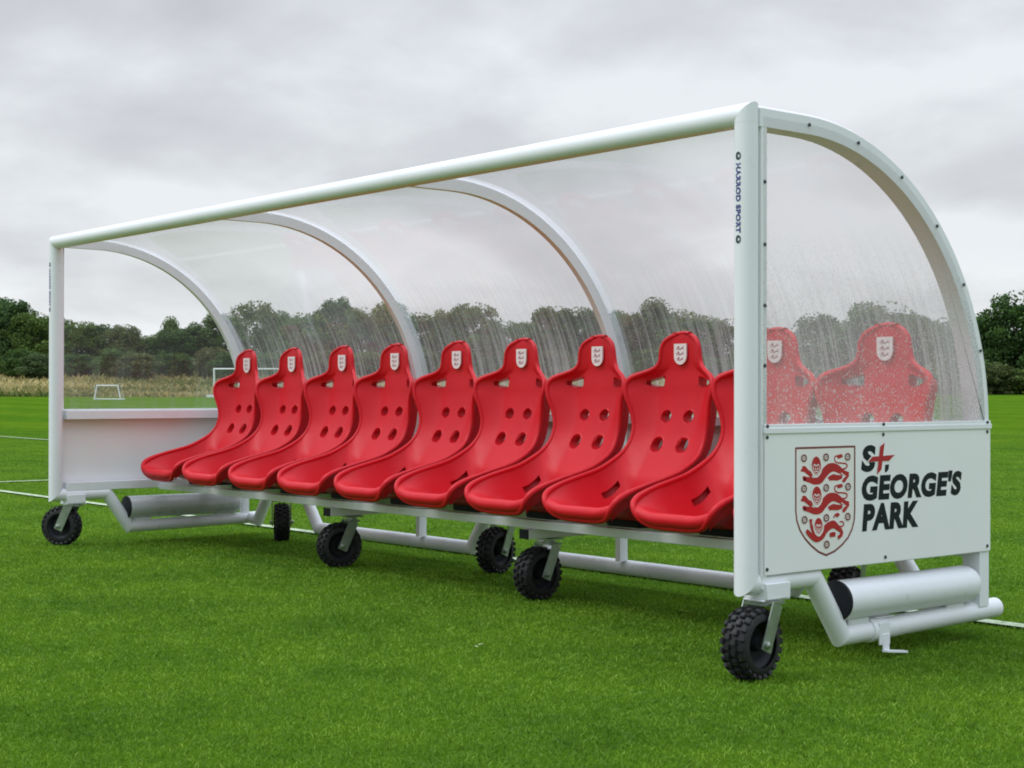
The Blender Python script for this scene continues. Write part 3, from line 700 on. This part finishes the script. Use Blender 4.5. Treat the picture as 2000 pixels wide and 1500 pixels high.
# castors
def tyre_mesh():
    mb = MB(); Rw, hw = .143, .055
    prof = []
    for k in range(17):
        a = math.pi * k / 16; prof.append((-hw * math.cos(a) if True else 0, .088 + (Rw - .012 - .088) * math.sin(a) ** .55))
    lathe(mb, prof, (0, 0, 0), (1, 0, 0), 48)
    for i in range(22):
        for j in range(4):
            t = 2 * math.pi * (i + .5 * (j % 2)) / 22; xo = (-.042, -.015, .015, .042)[j]
            rr_ = .1335 if j in (1, 2) else .125
            tilt = (.35, .0, .0, -.35)[j]
            Rm = Matrix.Rotation(t, 3, 'X') @ Matrix.Rotation(-tilt * 1.3, 3, 'Y')
            mb.box(Matrix.Rotation(t, 3, 'X') @ Vector((xo, 0, rr_)), (.024, .024, .018), rot=Rm, bev=.003)
    return mb.mesh('tyre', [RUB], 40)
def rim_mesh():
    mb = MB(); lathe(mb, [(-.040, .090), (-.036, .080), (-.012, .062), (-.010, .030), (-.040, .026), (-.040, 0)], (0, 0, 0), (1, 0, 0), 32)
    lathe(mb, [(.040, .090), (.036, .080), (.012, .062), (.010, .030), (.040, .026), (.040, 0)], (0, 0, 0), (1, 0, 0), 32)
    return mb.mesh('rim', [BLACKP], 40)
def fork_mesh(top):
    """wheel centre at the origin, swivel axis offset by +y"""
    mb = MB(); oy = .085; zt = top - .143
    for sx in (-1, 1):
        ang = math.atan2(oy - .015, .16)
        mb.box((sx * .068, .036, .062), (.007, .062, .190), rot=Matrix.Rotation(-ang, 3, 'X'), bev=.0015)
        mb.box((sx * .046, oy - .005, .150), (.045, .055, .008))
        lathe(mb, [(0, .015), (.009, .015), (.011, .010), (.016, .009), (.017, 0)], (sx * .071, 0, 0), (sx, 0, 0), 14)
    mb.box((0, oy - .005, .154), (.139, .07, .008), bev=.001)
    lathe(mb, [(0, .03), (max(.012, zt - .165), .03)], (0, oy, .157), (0, 0, 1), 18)
    mb.box((0, oy, zt - .004), (.11, .12, .008), bev=.001)
    return mb.mesh('castor', [GALV], 35)
TY, RM = tyre_mesh(), rim_mesh()
FK = {}
# swivel x, swivel y, plate height, facing of the axle (deg from +x)
for (sx_, sy_, top, deg, lab) in [
    (LX + .012, .092, .293, 6, 'castor wheel under the near corner post'),
    (0.0, .135, .293, -46, 'castor wheel under the far corner post'),
    (AX[1] + .075, .93, .326, -14, 'castor wheel under the bench at the second arch'),
    (AX[2] + .065, .93, .326, 2, 'castor wheel under the bench at the third arch'),
    (.58, 1.50, .365, 62, 'rear castor wheel nearest the far end'),
    (3.20, 1.50, .365, 12, 'middle rear castor wheel'),
    (5.82, 1.50, .365, 20, 'rear castor wheel nearest the near end')]:
    if top not in FK: FK[top] = fork_mesh(top)
    fo = bpy.data.objects.new('castor', FK[top]); COL.objects.link(fo); child(fo)
    Rz = Matrix.Rotation(math.radians(deg), 4, 'Z'); piv = Vector((sx_, sy_, .138)); offv = Rz @ Vector((0, .085, 0))
    fo.rotation_euler.z = math.radians(deg); fo.location = piv - offv; fo['label'] = lab
    for nm, m_ in (('tyre', TY), ('rim', RM)):
        o = bpy.data.objects.new(nm, m_); COL.objects.link(o); o.parent = fo

# ------------------------------------------------------------------ seats
CT = [  # centre (y,z), rim (y,z), half width
 ((.604, .466), (.606, .470), .165), ((.580, .482), (.586, .492), .205), ((.570, .508), (.576, .524), .234), ((.588, .533), (.584, .556), .252),
 ((.650, .533), (.614, .592), .266), ((.745, .508), (.720, .636), .276), ((.870, .474), (.840, .668), .280), ((.975, .480), (.950, .698), .281),
 ((1.040, .545), (1.035, .740), .279), ((1.078, .650), (1.085, .770), .273), ((1.104, .695), (1.115, .795), .268), ((1.150, .775), (1.150, .845), .258),  ((1.200, .870), (1.172, .920), .258),
 ((1.238, .975), (1.168, 1.005), .277), ((1.260, 1.070), (1.152, 1.078), .302), ((1.266, 1.135), (1.158, 1.132), .312), ((1.270, 1.172), (1.168, 1.168), .300),
 ((1.272, 1.200), (1.200, 1.194), .236), ((1.272, 1.224), (1.240, 1.212), .170), ((1.270, 1.255), (1.250, 1.245), .142), ((1.268, 1.310), (1.246, 1.305), .136),
 ((1.268, 1.350), (1.248, 1.345), .128), ((1.270, 1.380), (1.256, 1.372), .105), ((1.274, 1.398), (1.268, 1.390), .066), ((1.278, 1.404), (1.276, 1.400), .030)]
A = np.array([[c[0], c[1], r[0], r[1], w_] for c, r, w_ in CT])
for col_ in (0, 2): A[:14, col_] -= .036 * np.clip((1.02 - A[:14, col_]) / .35, 0, 1)
A[:4, 1] += .008; A[:4, 3] += .008
cs = np.concatenate([[0], np.cumsum(np.linalg.norm(np.diff(A[:, :2], axis=0), axis=1) + .2 * np.abs(np.diff(A[:, 4])) + .004)])
def catmull(t):
    t = min(max(t, 0), cs[-1] - 1e-9); i = int(np.searchsorted(cs, t, 'right') - 1); i = min(max(i, 0), len(cs) - 2)
    h = cs[i + 1] - cs[i]; s = (t - cs[i]) / h
    def tan(j):
        if j == 0: return (A[1] - A[0]) / (cs[1] - cs[0])
        if j == len(cs) - 1: return (A[-1] - A[-2]) / (cs[-1] - cs[-2])
        return (A[j + 1] - A[j - 1]) / (cs[j + 1] - cs[j - 1])
    return A[i] * (2 * s ** 3 - 3 * s ** 2 + 1) + A[i + 1] * (3 * s ** 2 - 2 * s ** 3) + tan(i) * h * (s ** 3 - 2 * s ** 2 + s) + tan(i + 1) * h * (s ** 3 - s ** 2)
NR_, NC_ = 150, 64
def surf(t, s):
    a = catmull(t); u = abs(s); g = max(0, (u - .50) / .50) ** 1.45
    return Vector((a[4] * s, a[0] + (a[2] - a[0]) * g, a[1] + (a[3] - a[1]) * g))
ts = np.linspace(0, cs[-1], NR_ + 1); ss = np.linspace(-1, 1, NC_ + 1)
grid = np.array([[surf(t, s)[:] for s in ss] for t in ts])
# holes given as polygons in (x,z) of the back, or (y,z) of the side walls
def circ(cx, cz, rx, rz, n=20): return [(cx + rx * math.cos(2 * math.pi * k / n), cz + rz * math.sin(2 * math.pi * k / n)) for k in range(n)]
HB = [circ(-.079, .972, .037, .033), circ(.079, .972, .037, .033), circ(-.090, .828, .041, .040), circ(.090, .828, .041, .040)]
for sg in (-1, 1):
    HB.append([(sg * .120, 1.182), (sg * .120, 1.128), (sg * .175, 1.124), (sg * .238, 1.142), (sg * .236, 1.152)])
HS = []
def inside(p, poly):
    c = False; n = len(poly)
    for i in range(n):
        a, b = poly[i], poly[i - 1]
        if (a[1] > p[1]) != (b[1] > p[1]) and p[0] < (b[0] - a[0]) * (p[1] - a[1]) / (b[1] - a[1]) + a[0]: c = not c
    return c
def closest(p, poly):
    best = None
    for i in range(len(poly)):
        a = Vector(poly[i - 1]); b = Vector(poly[i]); ab = b - a; t = max(0, min(1, (Vector(p) - a).dot(ab) / ab.length_squared)); q = a + ab * t
        d_ = (q - Vector(p)).length
        if best is None or d_ < best[0]: best = (d_, q)
    return best
V = grid.reshape(-1, 3).copy(); nc = NC_ + 1
hid = np.zeros(len(V), int)
T_back = lambda i: (V[i, 1] > 1.08 and V[i, 2] > .72)
for i in range(len(V)):
    if T_back(i):
        for h, poly in enumerate(HB):
            if inside((V[i, 0], V[i, 2]), poly): hid[i] = 1 + h
    elif abs(V[i, 0]) > .19 and V[i, 2] > .5:
        for h, poly in enumerate(HS):
            if inside((V[i, 1], V[i, 2]), poly): hid[i] = 100 + h
F = []
for i in range(NR_):
    for j in range(NC_):
        q4 = (i * nc + j, i * nc + j + 1, (i + 1) * nc + j + 1, (i + 1) * nc + j)
        if all(hid[k] for k in q4): continue
        cq_ = V[list(q4)].mean(0)
        if j in (6, 7, NC_ - 7, NC_ - 8) and .915 < cq_[1] < 1.035 and cq_[2] < .74: continue
        F.append(q4)
used = set(k for f in F for k in f)
snap = {}
for i in range(len(V)):
    if hid[i] and i in used:
        if hid[i] < 100:
            d_, qv = closest((V[i, 0], V[i, 2]), HB[hid[i] - 1]); V[i, 0], V[i, 2] = qv.x, qv.y
        else:
            d_, qv = closest((V[i, 1], V[i, 2]), HS[hid[i] - 100]); V[i, 1], V[i, 2] = qv.x, qv.y
# outside neighbours that lie very near a hole edge are pulled on it too, for a clean round edge
for i in used:
    if hid[i] or V[i, 2] < .5: continue
    if T_back(i):
        for poly in HB:
            if abs(V[i, 0] - poly[0][0]) > .3: continue
            d_, qv = closest((V[i, 0], V[i, 2]), poly)
            if d_ < .0032: V[i, 0], V[i, 2] = qv.x, qv.y
bm = bmesh.new(); bv = [bm.verts.new(v) for v in V]; bm.verts.ensure_lookup_table()
for f in F:
    try: bm.faces.new([bv[k] for k in f])
    except ValueError: pass
bmesh.ops.delete(bm, geom=[v for v in bm.verts if not v.link_faces], context='VERTS')
bmesh.ops.remove_doubles(bm, verts=bm.verts, dist=.0004)
bmesh.ops.dissolve_degenerate(bm, dist=.0003, edges=bm.edges)
sm = bpy.data.meshes.new('seat'); bm.to_mesh(sm); bm.free(); sm.materials.append(RED)
tmp = bpy.data.objects.new('seat', sm); COL.objects.link(tmp)
mo = tmp.modifiers.new('s', 'SOLIDIFY'); mo.thickness = .014; mo.offset = -1.0; mo.use_even_offset = False
dg = bpy.context.evaluated_depsgraph_get(); dg.update()
S0 = bpy.data.meshes.new_from_object(tmp.evaluated_get(dg)); bpy.data.objects.remove(tmp)
SB = MB(); SB.add([v.co[:] for v in S0.vertices], [tuple(p.vertices) for p in S0.polygons])
def sweep(pts, r, n=12, close=True):
    m_ = len(pts); Vv = []
    for k in range(m_):
        a, b = pts[(k - 1) % m_], pts[(k + 1) % m_]; t = (b - a).normalized(); e1 = t.cross(Vector((0.3, -1, .35))).normalized(); e2 = t.cross(e1)
        for q_ in range(n): Vv.append(pts[k] + e1 * (r[k] * math.cos(6.28318 * q_ / n)) + e2 * (r[k] * math.sin(6.28318 * q_ / n)))
    SB.add(Vv, [(k * n + q_, k * n + (q_ + 1) % n, ((k + 1) % m_) * n + (q_ + 1) % n, ((k + 1) % m_) * n + q_) for k in range(m_) for q_ in range(n)])
per = [surf(t, 1) for t in np.linspace(0, cs[-1], 130)] + [surf(cs[-1], s_) for s_ in (.5, 0, -.5)] + [surf(t, -1) for t in np.linspace(cs[-1], 0, 130)] + [surf(0, s_) for s_ in np.linspace(-.9, .9, 16)]
for _ in range(9): per = [(per[k - 1] + per[k] * 2 + per[(k + 1) % len(per)]) / 4 for k in range(len(per))]
clean = [per[0]]
for p_ in per[1:]:
    if (p_ - clean[-1]).length > .006: clean.append(p_)
sweep([p_ + Vector((0, .008, .004 * max(0, min(1, (.70 - p_.y) / .1)))) for p_ in clean], [.0125 + .0045 * max(0, min(1, (.70 - p_.y) / .11)) for p_ in clean])
SKV = []; ks = [k for k, p_ in enumerate(clean)]
for p_ in clean:
    b_ = max(0, min(1, (p_.z - .60) / .22)); sgx = (1 if p_.x > 0 else -1) * min(1, abs(p_.x) / .1)
    top_ = max(0, min(1, (p_.z - 1.16) / .06))
    o1 = Vector((-.004 * sgx, .045 - .028 * top_, -.01)) * b_ + Vector((-.012 * sgx, .012, -.035)) * (1 - b_)
    o2 = Vector((-.018 * sgx, .085 - .060 * top_, -.012 - .006 * top_)) * b_ + Vector((-.035 * sgx, .03, -.075)) * (1 - b_)
    SKV += [p_ + Vector((0, .008, 0)), p_ + o1, p_ + o2]
SKF = []
for k in range(len(clean)):
    k2 = (k + 1) % len(clean)
    if min(clean[k].z, clean[k2].z) < .545: continue
    for q_ in (0, 1): SKF.append((3 * k + q_, 3 * k2 + q_, 3 * k2 + q_ + 1, 3 * k + q_ + 1))
SB.add(SKV, SKF)
for sg in (-1, 1):
    tt = [t for t in ts if .885 < catmull(t)[0] + (catmull(t)[2] - catmull(t)[0]) * .4 < 1.075 and catmull(t)[1] < .75]; s0, s1 = 1 - 2 * 4.5 / NC_, 1 - 2 * 9.5 / NC_
    PV = []
    for t in tt:
        for s_ in (s0, s1): PV += [surf(t, sg * s_) + Vector((sg * .012, 0, -.006)), surf(t, sg * s_) + Vector((sg * .040, .006, -.022))]
    PF = [(4 * k + 1, 4 * k + 3, 4 * k + 7, 4 * k + 5) for k in range(len(tt) - 1)]
    PF += [(4 * k, 4 * k + 1, 4 * k + 5, 4 * k + 4) for k in range(len(tt) - 1)] + [(4 * k + 2, 4 * k + 3, 4 * k + 7, 4 * k + 6) for k in range(len(tt) - 1)]
    SB.add(PV, PF)
for poly in HB:      # the moulding is hollow: every hole has a wall through to the back skin
    n_ = len(poly); pl = []
    for dpt in (-.001, .062):
        for (a_, b_) in poly:
            tt = min(ts, key=lambda t: abs(surf(t, a_ / .27)[2] - b_) if surf(t, 0)[1] > 1.08 and surf(t, 0)[2] > .7 else 9)
            q_ = surf(tt, max(-1, min(1, a_ / catmull(tt)[4]))); pl.append((a_, q_.y + dpt, b_))
    SB.add(pl, [(k, (k + 1) % n_, n_ + (k + 1) % n_, n_ + k) for k in range(n_)])
SEAT = SB.mesh('seat', [RED], 60)
# small shield badge for the headrests: white shield, three rows of marks
def badge_mesh():
    mb = MB(); wv, zt, zb = .0435, 1.345, 1.238
    def P(x, z, o): return (x, 1.2645 + .10 * abs(x) ** 1.6 * 0 - .0045 - o, z)
    top = [(-wv, zt), (wv, zt)]; sh = [(wv, zt - .06)] + [(wv * math.cos(a), zt - .06 - (zt - .06 - zb) * math.sin(a) ** .9) for a in np.linspace(.12, math.pi - .12, 15)] + [(-wv, zt - .06)]
    poly = top + sh
    n = len(poly); V = [P(x, z, .004) for x, z in poly] + [P(x, z, -.004) for x, z in poly]
    mb.add(V, [tuple(range(n))] + [(k, (k + 1) % n, n + (k + 1) % n, n + k) for k in range(n)], 0)
    for r_, z in enumerate((1.322, 1.294, 1.266)):
        k = .85 if r_ == 2 else 1
        for (x0, z0, x1, z1, t) in [(-.028, .0, -.012, .004, .004), (-.014, .0, .002, -.008, .006), (0, -.006, .022, .004, .006), (.012, .0, .028, -.004, .003), (-.026, -.006, -.012, -.008, .003), (.018, .008, .026, .006, .003)]:
            d_ = Vector((x1 - x0, z1 - z0)).normalized(); s_ = Vector((-d_.y, d_.x)) * t * .42
            mb.add([P(x0 * k + s_.x, z + z0 + s_.y, .005), P(x1 * k + s_.x, z + z1 + s_.y, .005), P(x1 * k - s_.x, z + z1 - s_.y, .005), P(x0 * k - s_.x, z + z0 - s_.y, .005)], [(0, 1, 2, 3)], 1)
        lathe(mb, [(0, .0055), (.0008, .0055), (.0008, 0)], P(-.010 * k, z + .006, .0052), (0, -1, 0), 10, 1)
    return mb.mesh('badge', [BADGE, BADGEM])
BD = badge_mesh()
SX = [.487 + .6335 * k for k in range(10)]
ordn = ['first', 'second', 'third', 'fourth', 'fifth', 'sixth', 'seventh', 'eighth', 'ninth', 'last']
foot = MB(); 
foot.box((0, 1.03, .445), (.24, .36, .040), bev=.006)
FOOT = foot.mesh('seat_base', [BLACKP])
for k, x in enumerate(SX):
    o = bpy.data.objects.new('seat', SEAT); COL.objects.link(o); child(o); o.location = (x, 0, 0); o.rotation_euler.z = math.radians(.45 * math.sin(k * 2.7))
    o['group'] = 'red bucket seats bolted along the bench'
    b = bpy.data.objects.new('badge', BD); COL.objects.link(b); b.parent = o
    ft = bpy.data.objects.new('seat_base', FOOT); COL.objects.link(ft); ft.parent = o

# ------------------------------------------------------------------ crest and lettering on the near end panel
PX = LX + .0514
panel = [o for o in S.children if o.name.startswith('end_panel')][0]
# the crest was measured as a 938 x 1500 sheet; plane coordinates come from its corners
def cq(X, Yp):
    y = np.interp(X, [90, 460, 808], [.2287, .4129, .5927]); z = .8765 - (Yp - np.interp(X, [90, 460, 812], [100, 84, 70])) * np.interp(X, [90, 812], [(.8755 - .6207) / 800, (.8776 - .6028) / 830])
    return float(y), float(z)
lay = [0]
def stroke(mb, pts, mi, close=False, step=.00004):
    """pts: (X, Y, width) in crest sheet units; smoothed ribbon"""
    P = [Vector(cq(p[0], p[1])) for p in pts]; W = [p[2] * .00051 / 2 for p in pts]; n = len(P); lay[0] += step
    out = []
    m_ = n if close else n - 1
    for i in range(m_):
        for s in range(6):
            t = s / 6; a, b, c, d_ = P[(i - 1) % n if close else max(i - 1, 0)], P[i], P[(i + 1) % n], P[(i + 2) % n if close else min(i + 2, n - 1)]
            p = .5 * ((2 * b) + (c - a) * t + (2 * a - 5 * b + 4 * c - d_) * t * t + (3 * b - a - 3 * c + d_) * t ** 3)
            out.append((p, W[i] * (1 - t) + W[(i + 1) % n] * t))
    if not close: out.append((P[-1], W[-1]))
    V = []; m2 = len(out)
    for k in range(m2):
        a = out[(k - 1) % m2 if close else max(k - 1, 0)][0]; b = out[(k + 1) % m2 if close else min(k + 1, m2 - 1)][0]
        t = (b - a).normalized(); nn = Vector((-t.y, t.x)) * out[k][1]; p = out[k][0]
        V += [(PX + lay[0], p.x + nn.x, p.y + nn.y), (PX + lay[0], p.x - nn.x, p.y - nn.y)]
    F = [(2 * k, 2 * k + 1, (2 * k + 3) % (2 * m2), (2 * k + 2) % (2 * m2)) for k in range(m2 if close else m2 - 1)]
    mb.add(V, F, mi)
def disc(mb, X, Yp, rx, ry, mi, taper=0.0):
    lay[0] += .00004; n = 24; V = []
    for k in range(n):
        a = 2 * math.pi * k / n; tp = 1 - taper * max(0, math.sin(a)) ** 2
        V.append((PX + lay[0], *cq(X + rx * math.cos(a) * tp, Yp + ry * math.sin(a))))
    mb.add(V, [tuple(range(n))], mi)
cr_ = MB()
out_ = [(88, 100), (86, 300), (86, 600), (88, 860), (102, 980), (140, 1100), (200, 1200), (275, 1285), (365, 1360), (460, 1400), (560, 1352), (650, 1275), (725, 1185), (775, 1080), (802, 970), (812, 850), (814, 600), (812, 300), (808, 72)]
lay[0] = .0002
cr_.add([(PX + lay[0], *cq(X, Yp)) for X, Yp in out_], [tuple(range(len(out_)))], 2)
for i in range(len(out_)):      # outline, straight segments
    a, b = out_[i - 1], out_[i]; P0, P1 = Vector(cq(*a)), Vector(cq(*b)); d_ = (P1 - P0).normalized(); nn = Vector((-d_.y, d_.x)) * .0042
    lay[0] += .00003; P0 -= d_ * .002; P1 += d_ * .002
    cr_.add([(PX + .0003 + lay[0], P0.x + nn.x, P0.y + nn.y), (PX + .0003 + lay[0], P0.x - nn.x, P0.y - nn.y), (PX + .0003 + lay[0], P1.x - nn.x, P1.y - nn.y), (PX + .0003 + lay[0], P1.x + nn.x, P1.y + nn.y)], [(0, 1, 2, 3)], 1)
def animal(oy, ox=0):
    S_ = lambda L_: [(x + ox, y + oy, w_) for x, y, w_ in L_]
    stroke(cr_, S_([(205, 475, 34), (262, 486, 46), (325, 500, 54), (385, 472, 74), (432, 405, 82), (490, 345, 78), (550, 328, 66), (605, 350, 62), (665, 390, 42), (735, 412, 36)]), 0)
    stroke(cr_, S_([(725, 405, 44), (705, 450, 30), (675, 488, 34), (655, 496, 16)]), 0)
    stroke(cr_, S_([(655, 440, 26), (600, 455, 44), (545, 450, 50), (505, 462, 36), (492, 478, 44)]), 0)
    stroke(cr_, S_([(165, 335, 22), (195, 352, 46), (232, 388, 36), (290, 430, 46)]), 0)
    stroke(cr_, S_([(150, 372, 14), (190, 368, 26), (215, 372, 20)]), 0); stroke(cr_, S_([(185, 318, 14), (190, 345, 24)]), 0)
    stroke(cr_, S_([(172, 455, 18), (205, 470, 40), (178, 486, 16)]), 0)
    stroke(cr_, S_([(640, 348, 14), (690, 342, 12), (714, 312, 12), (700, 284, 12), (650, 276, 11), (598, 272, 11), (566, 250, 11), (562, 205, 11), (590, 185, 12)]), 0)
    disc(cr_, 618 + ox, 195 + oy, 30, 24, 0); stroke(cr_, S_([(600, 215, 16), (640, 180, 20), (655, 205, 12)]), 0)
    stroke(cr_, S_([(640, 395, 8), (700, 440, 6)]), 2)
def head(X, Yp, k=1.0):
    disc(cr_, X, Yp + 6, 74 * k, 132 * k, 2, .25); disc(cr_, X, Yp - 4, 58 * k, 116 * k, 0, .30)
    stroke(cr_, [(X - 40 * k, Yp - 10, 7), (X - 34 * k, Yp + 50 * k, 7), (X, Yp + 100 * k, 7), (X + 34 * k, Yp + 50 * k, 7), (X + 40 * k, Yp - 10, 7)], 2)
    for sg in (-1, 1):
        stroke(cr_, [(X + sg * 32 * k, Yp - 22, 8), (X + sg * 12 * k, Yp - 14, 12), (X + sg * 6 * k, Yp + 4, 8)], 2)
        stroke(cr_, [(X + sg * 20 * k, Yp + 20, 9), (X + sg * 6 * k, Yp + 42, 9)], 2)
    stroke(cr_, [(X - 16 * k, Yp + 62 * k, 8), (X + 16 * k, Yp + 62 * k, 8)], 2)
animal(0); head(337, 318); animal(362, 0); head(342, 682)
stroke(cr_, [(215, 1100, 26), (238, 1130, 40), (280, 1172, 44), (340, 1198, 58), (400, 1160, 68), (440, 1095, 66), (490, 1045, 64), (545, 1025, 62), (590, 1055, 48), (640, 1108, 34), (640, 1150, 30), (600, 1188, 32)], 0)
stroke(cr_, [(570, 1148, 34), (535, 1145, 38), (502, 1158, 34)], 0)
stroke(cr_, [(268, 965, 30), (272, 1030, 24), (292, 1095, 34), (320, 1150, 34)], 0); stroke(cr_, [(250, 975, 12), (285, 975, 20)], 0)
stroke(cr_, [(600, 1050, 12), (650, 1046, 11), (672, 1018, 11), (655, 990, 11), (620, 992, 11)], 0); disc(cr_, 592, 905, 28, 22, 0); stroke(cr_, [(600, 930, 12), (560, 915, 12), (548, 945, 9)], 0)
head(362, 1052, .88)
for (X, Yp) in [(185, 220), (455, 205), (718, 198), (186, 592), (456, 578), (722, 562), (192, 972), (458, 945), (718, 928), (462, 1268)]:
    stroke(cr_, [(X + 28 * math.cos(a), Yp + 38 * math.sin(a), 12) for a in np.linspace(0, 2 * math.pi, 10, endpoint=False)], 1, True)
    disc(cr_, X, Yp, 7, 9, 1)
subobj(cr_, 'crest', [INKR, INKD, SHW], panel)
# words
tx = MB()
def quad_text(body, BLq, BRq, TRq, TLq, offset, o):
    Vv, Fv = text_mesh(body, offset=offset); V3 = []
    BLv, BRv, TRv, TLv = map(Vector, (BLq, BRq, TRq, TLq))
    for a, b in Vv:
        p = BLv * (1 - a) * (1 - b) + BRv * a * (1 - b) + TRv * a * b + TLv * (1 - a) * b
        V3.append((PX + o, p.x, p.y))
    tx.add(V3, Fv, 0)
quad_text("GEORGE'S", (.6320, .6525), (1.3190, .6500), (1.3390, .7590), (.6440, .7585), .056, .0010)
quad_text('PARK', (.6400, .5295), (1.0200, .5290), (1.0300, .6400), (.6525, .6405), .056, .0012)
quad_text('S', (.6310, .7700), (.7220, .7700), (.7350, .8800), (.6480, .8800), .048, .0008)
tx.add([(PX + .0011, a, b) for a, b in [(.7925, .7965), (.8180, .7972), (.8158, .7775), (.8010, .7655), (.7905, .7655), (.7900, .7760)]], [(0, 1, 2, 3, 4, 5)], 0)
VQ = [(.7873, .8873), (.7570, .8724), (.7355, .7560), (.7668, .7783)]; HQ = [(.8560, .8360), (.7058, .8317), (.6770, .8113), (.8160, .8120)]
def grow(Q, g): 
    c = Vector((sum(q[0] for q in Q) / 4, sum(q[1] for q in Q) / 4)); return [tuple(Vector(q) + (Vector(q) - c).normalized() * g) for q in Q]
tx.add([(PX + .0014, *q) for q in grow(VQ, .008)], [(0, 1, 2, 3)], 2); tx.add([(PX + .0017, *q) for q in grow(HQ, .007)], [(0, 1, 2, 3)], 2)
tx.add([(PX + .0020, *q) for q in VQ], [(0, 1, 2, 3)], 1); tx.add([(PX + .0023, *q) for q in HQ], [(0, 1, 2, 3)], 1)
subobj(tx, 'lettering', [INKB, INKR, PANEL], panel)

# ------------------------------------------------------------------ small pale leaves lying on the grass
LFM = paint('pale_leaf', (.34, .42, .20), .6, .1)
for k, (u, v) in enumerate([(928, 1275), (941, 1271)]):
    dpt = CAMP.z * FPX / (v - 768.5); l = (u - 1000) / FPX * dpt
    x = CAMP.x + fwd.x * dpt + rgt.x * l; y = CAMP.y + fwd.y * dpt + rgt.y * l
    mb = MB(); a = k * 1.3; pts = [(-.018, 0, .0), (-.006, .008, .004), (.010, .007, .005), (.020, 0, .002), (.009, -.008, .006), (-.007, -.007, .004)]
    mb.add([(c[0], c[1], c[2]) for c in pts] + [(.001, 0, .001)], [(0, 1, 6), (1, 2, 6), (2, 3, 6), (3, 4, 6), (4, 5, 6), (5, 0, 6)])
    o = mb.obj('fallen_leaf', [LFM]); o.location = (x, y, .026); o.rotation_euler.z = a
    tag(o, ['pale leaf on the grass below the middle seats, the left of a close pair', 'pale leaf on the grass below the middle seats, the right of a close pair', 'pale leaf lying alone on the grass near the centre bottom', 'pale leaf on the grass below the far corner post'][k], 'leaf', 'pale leaves on the mown grass')
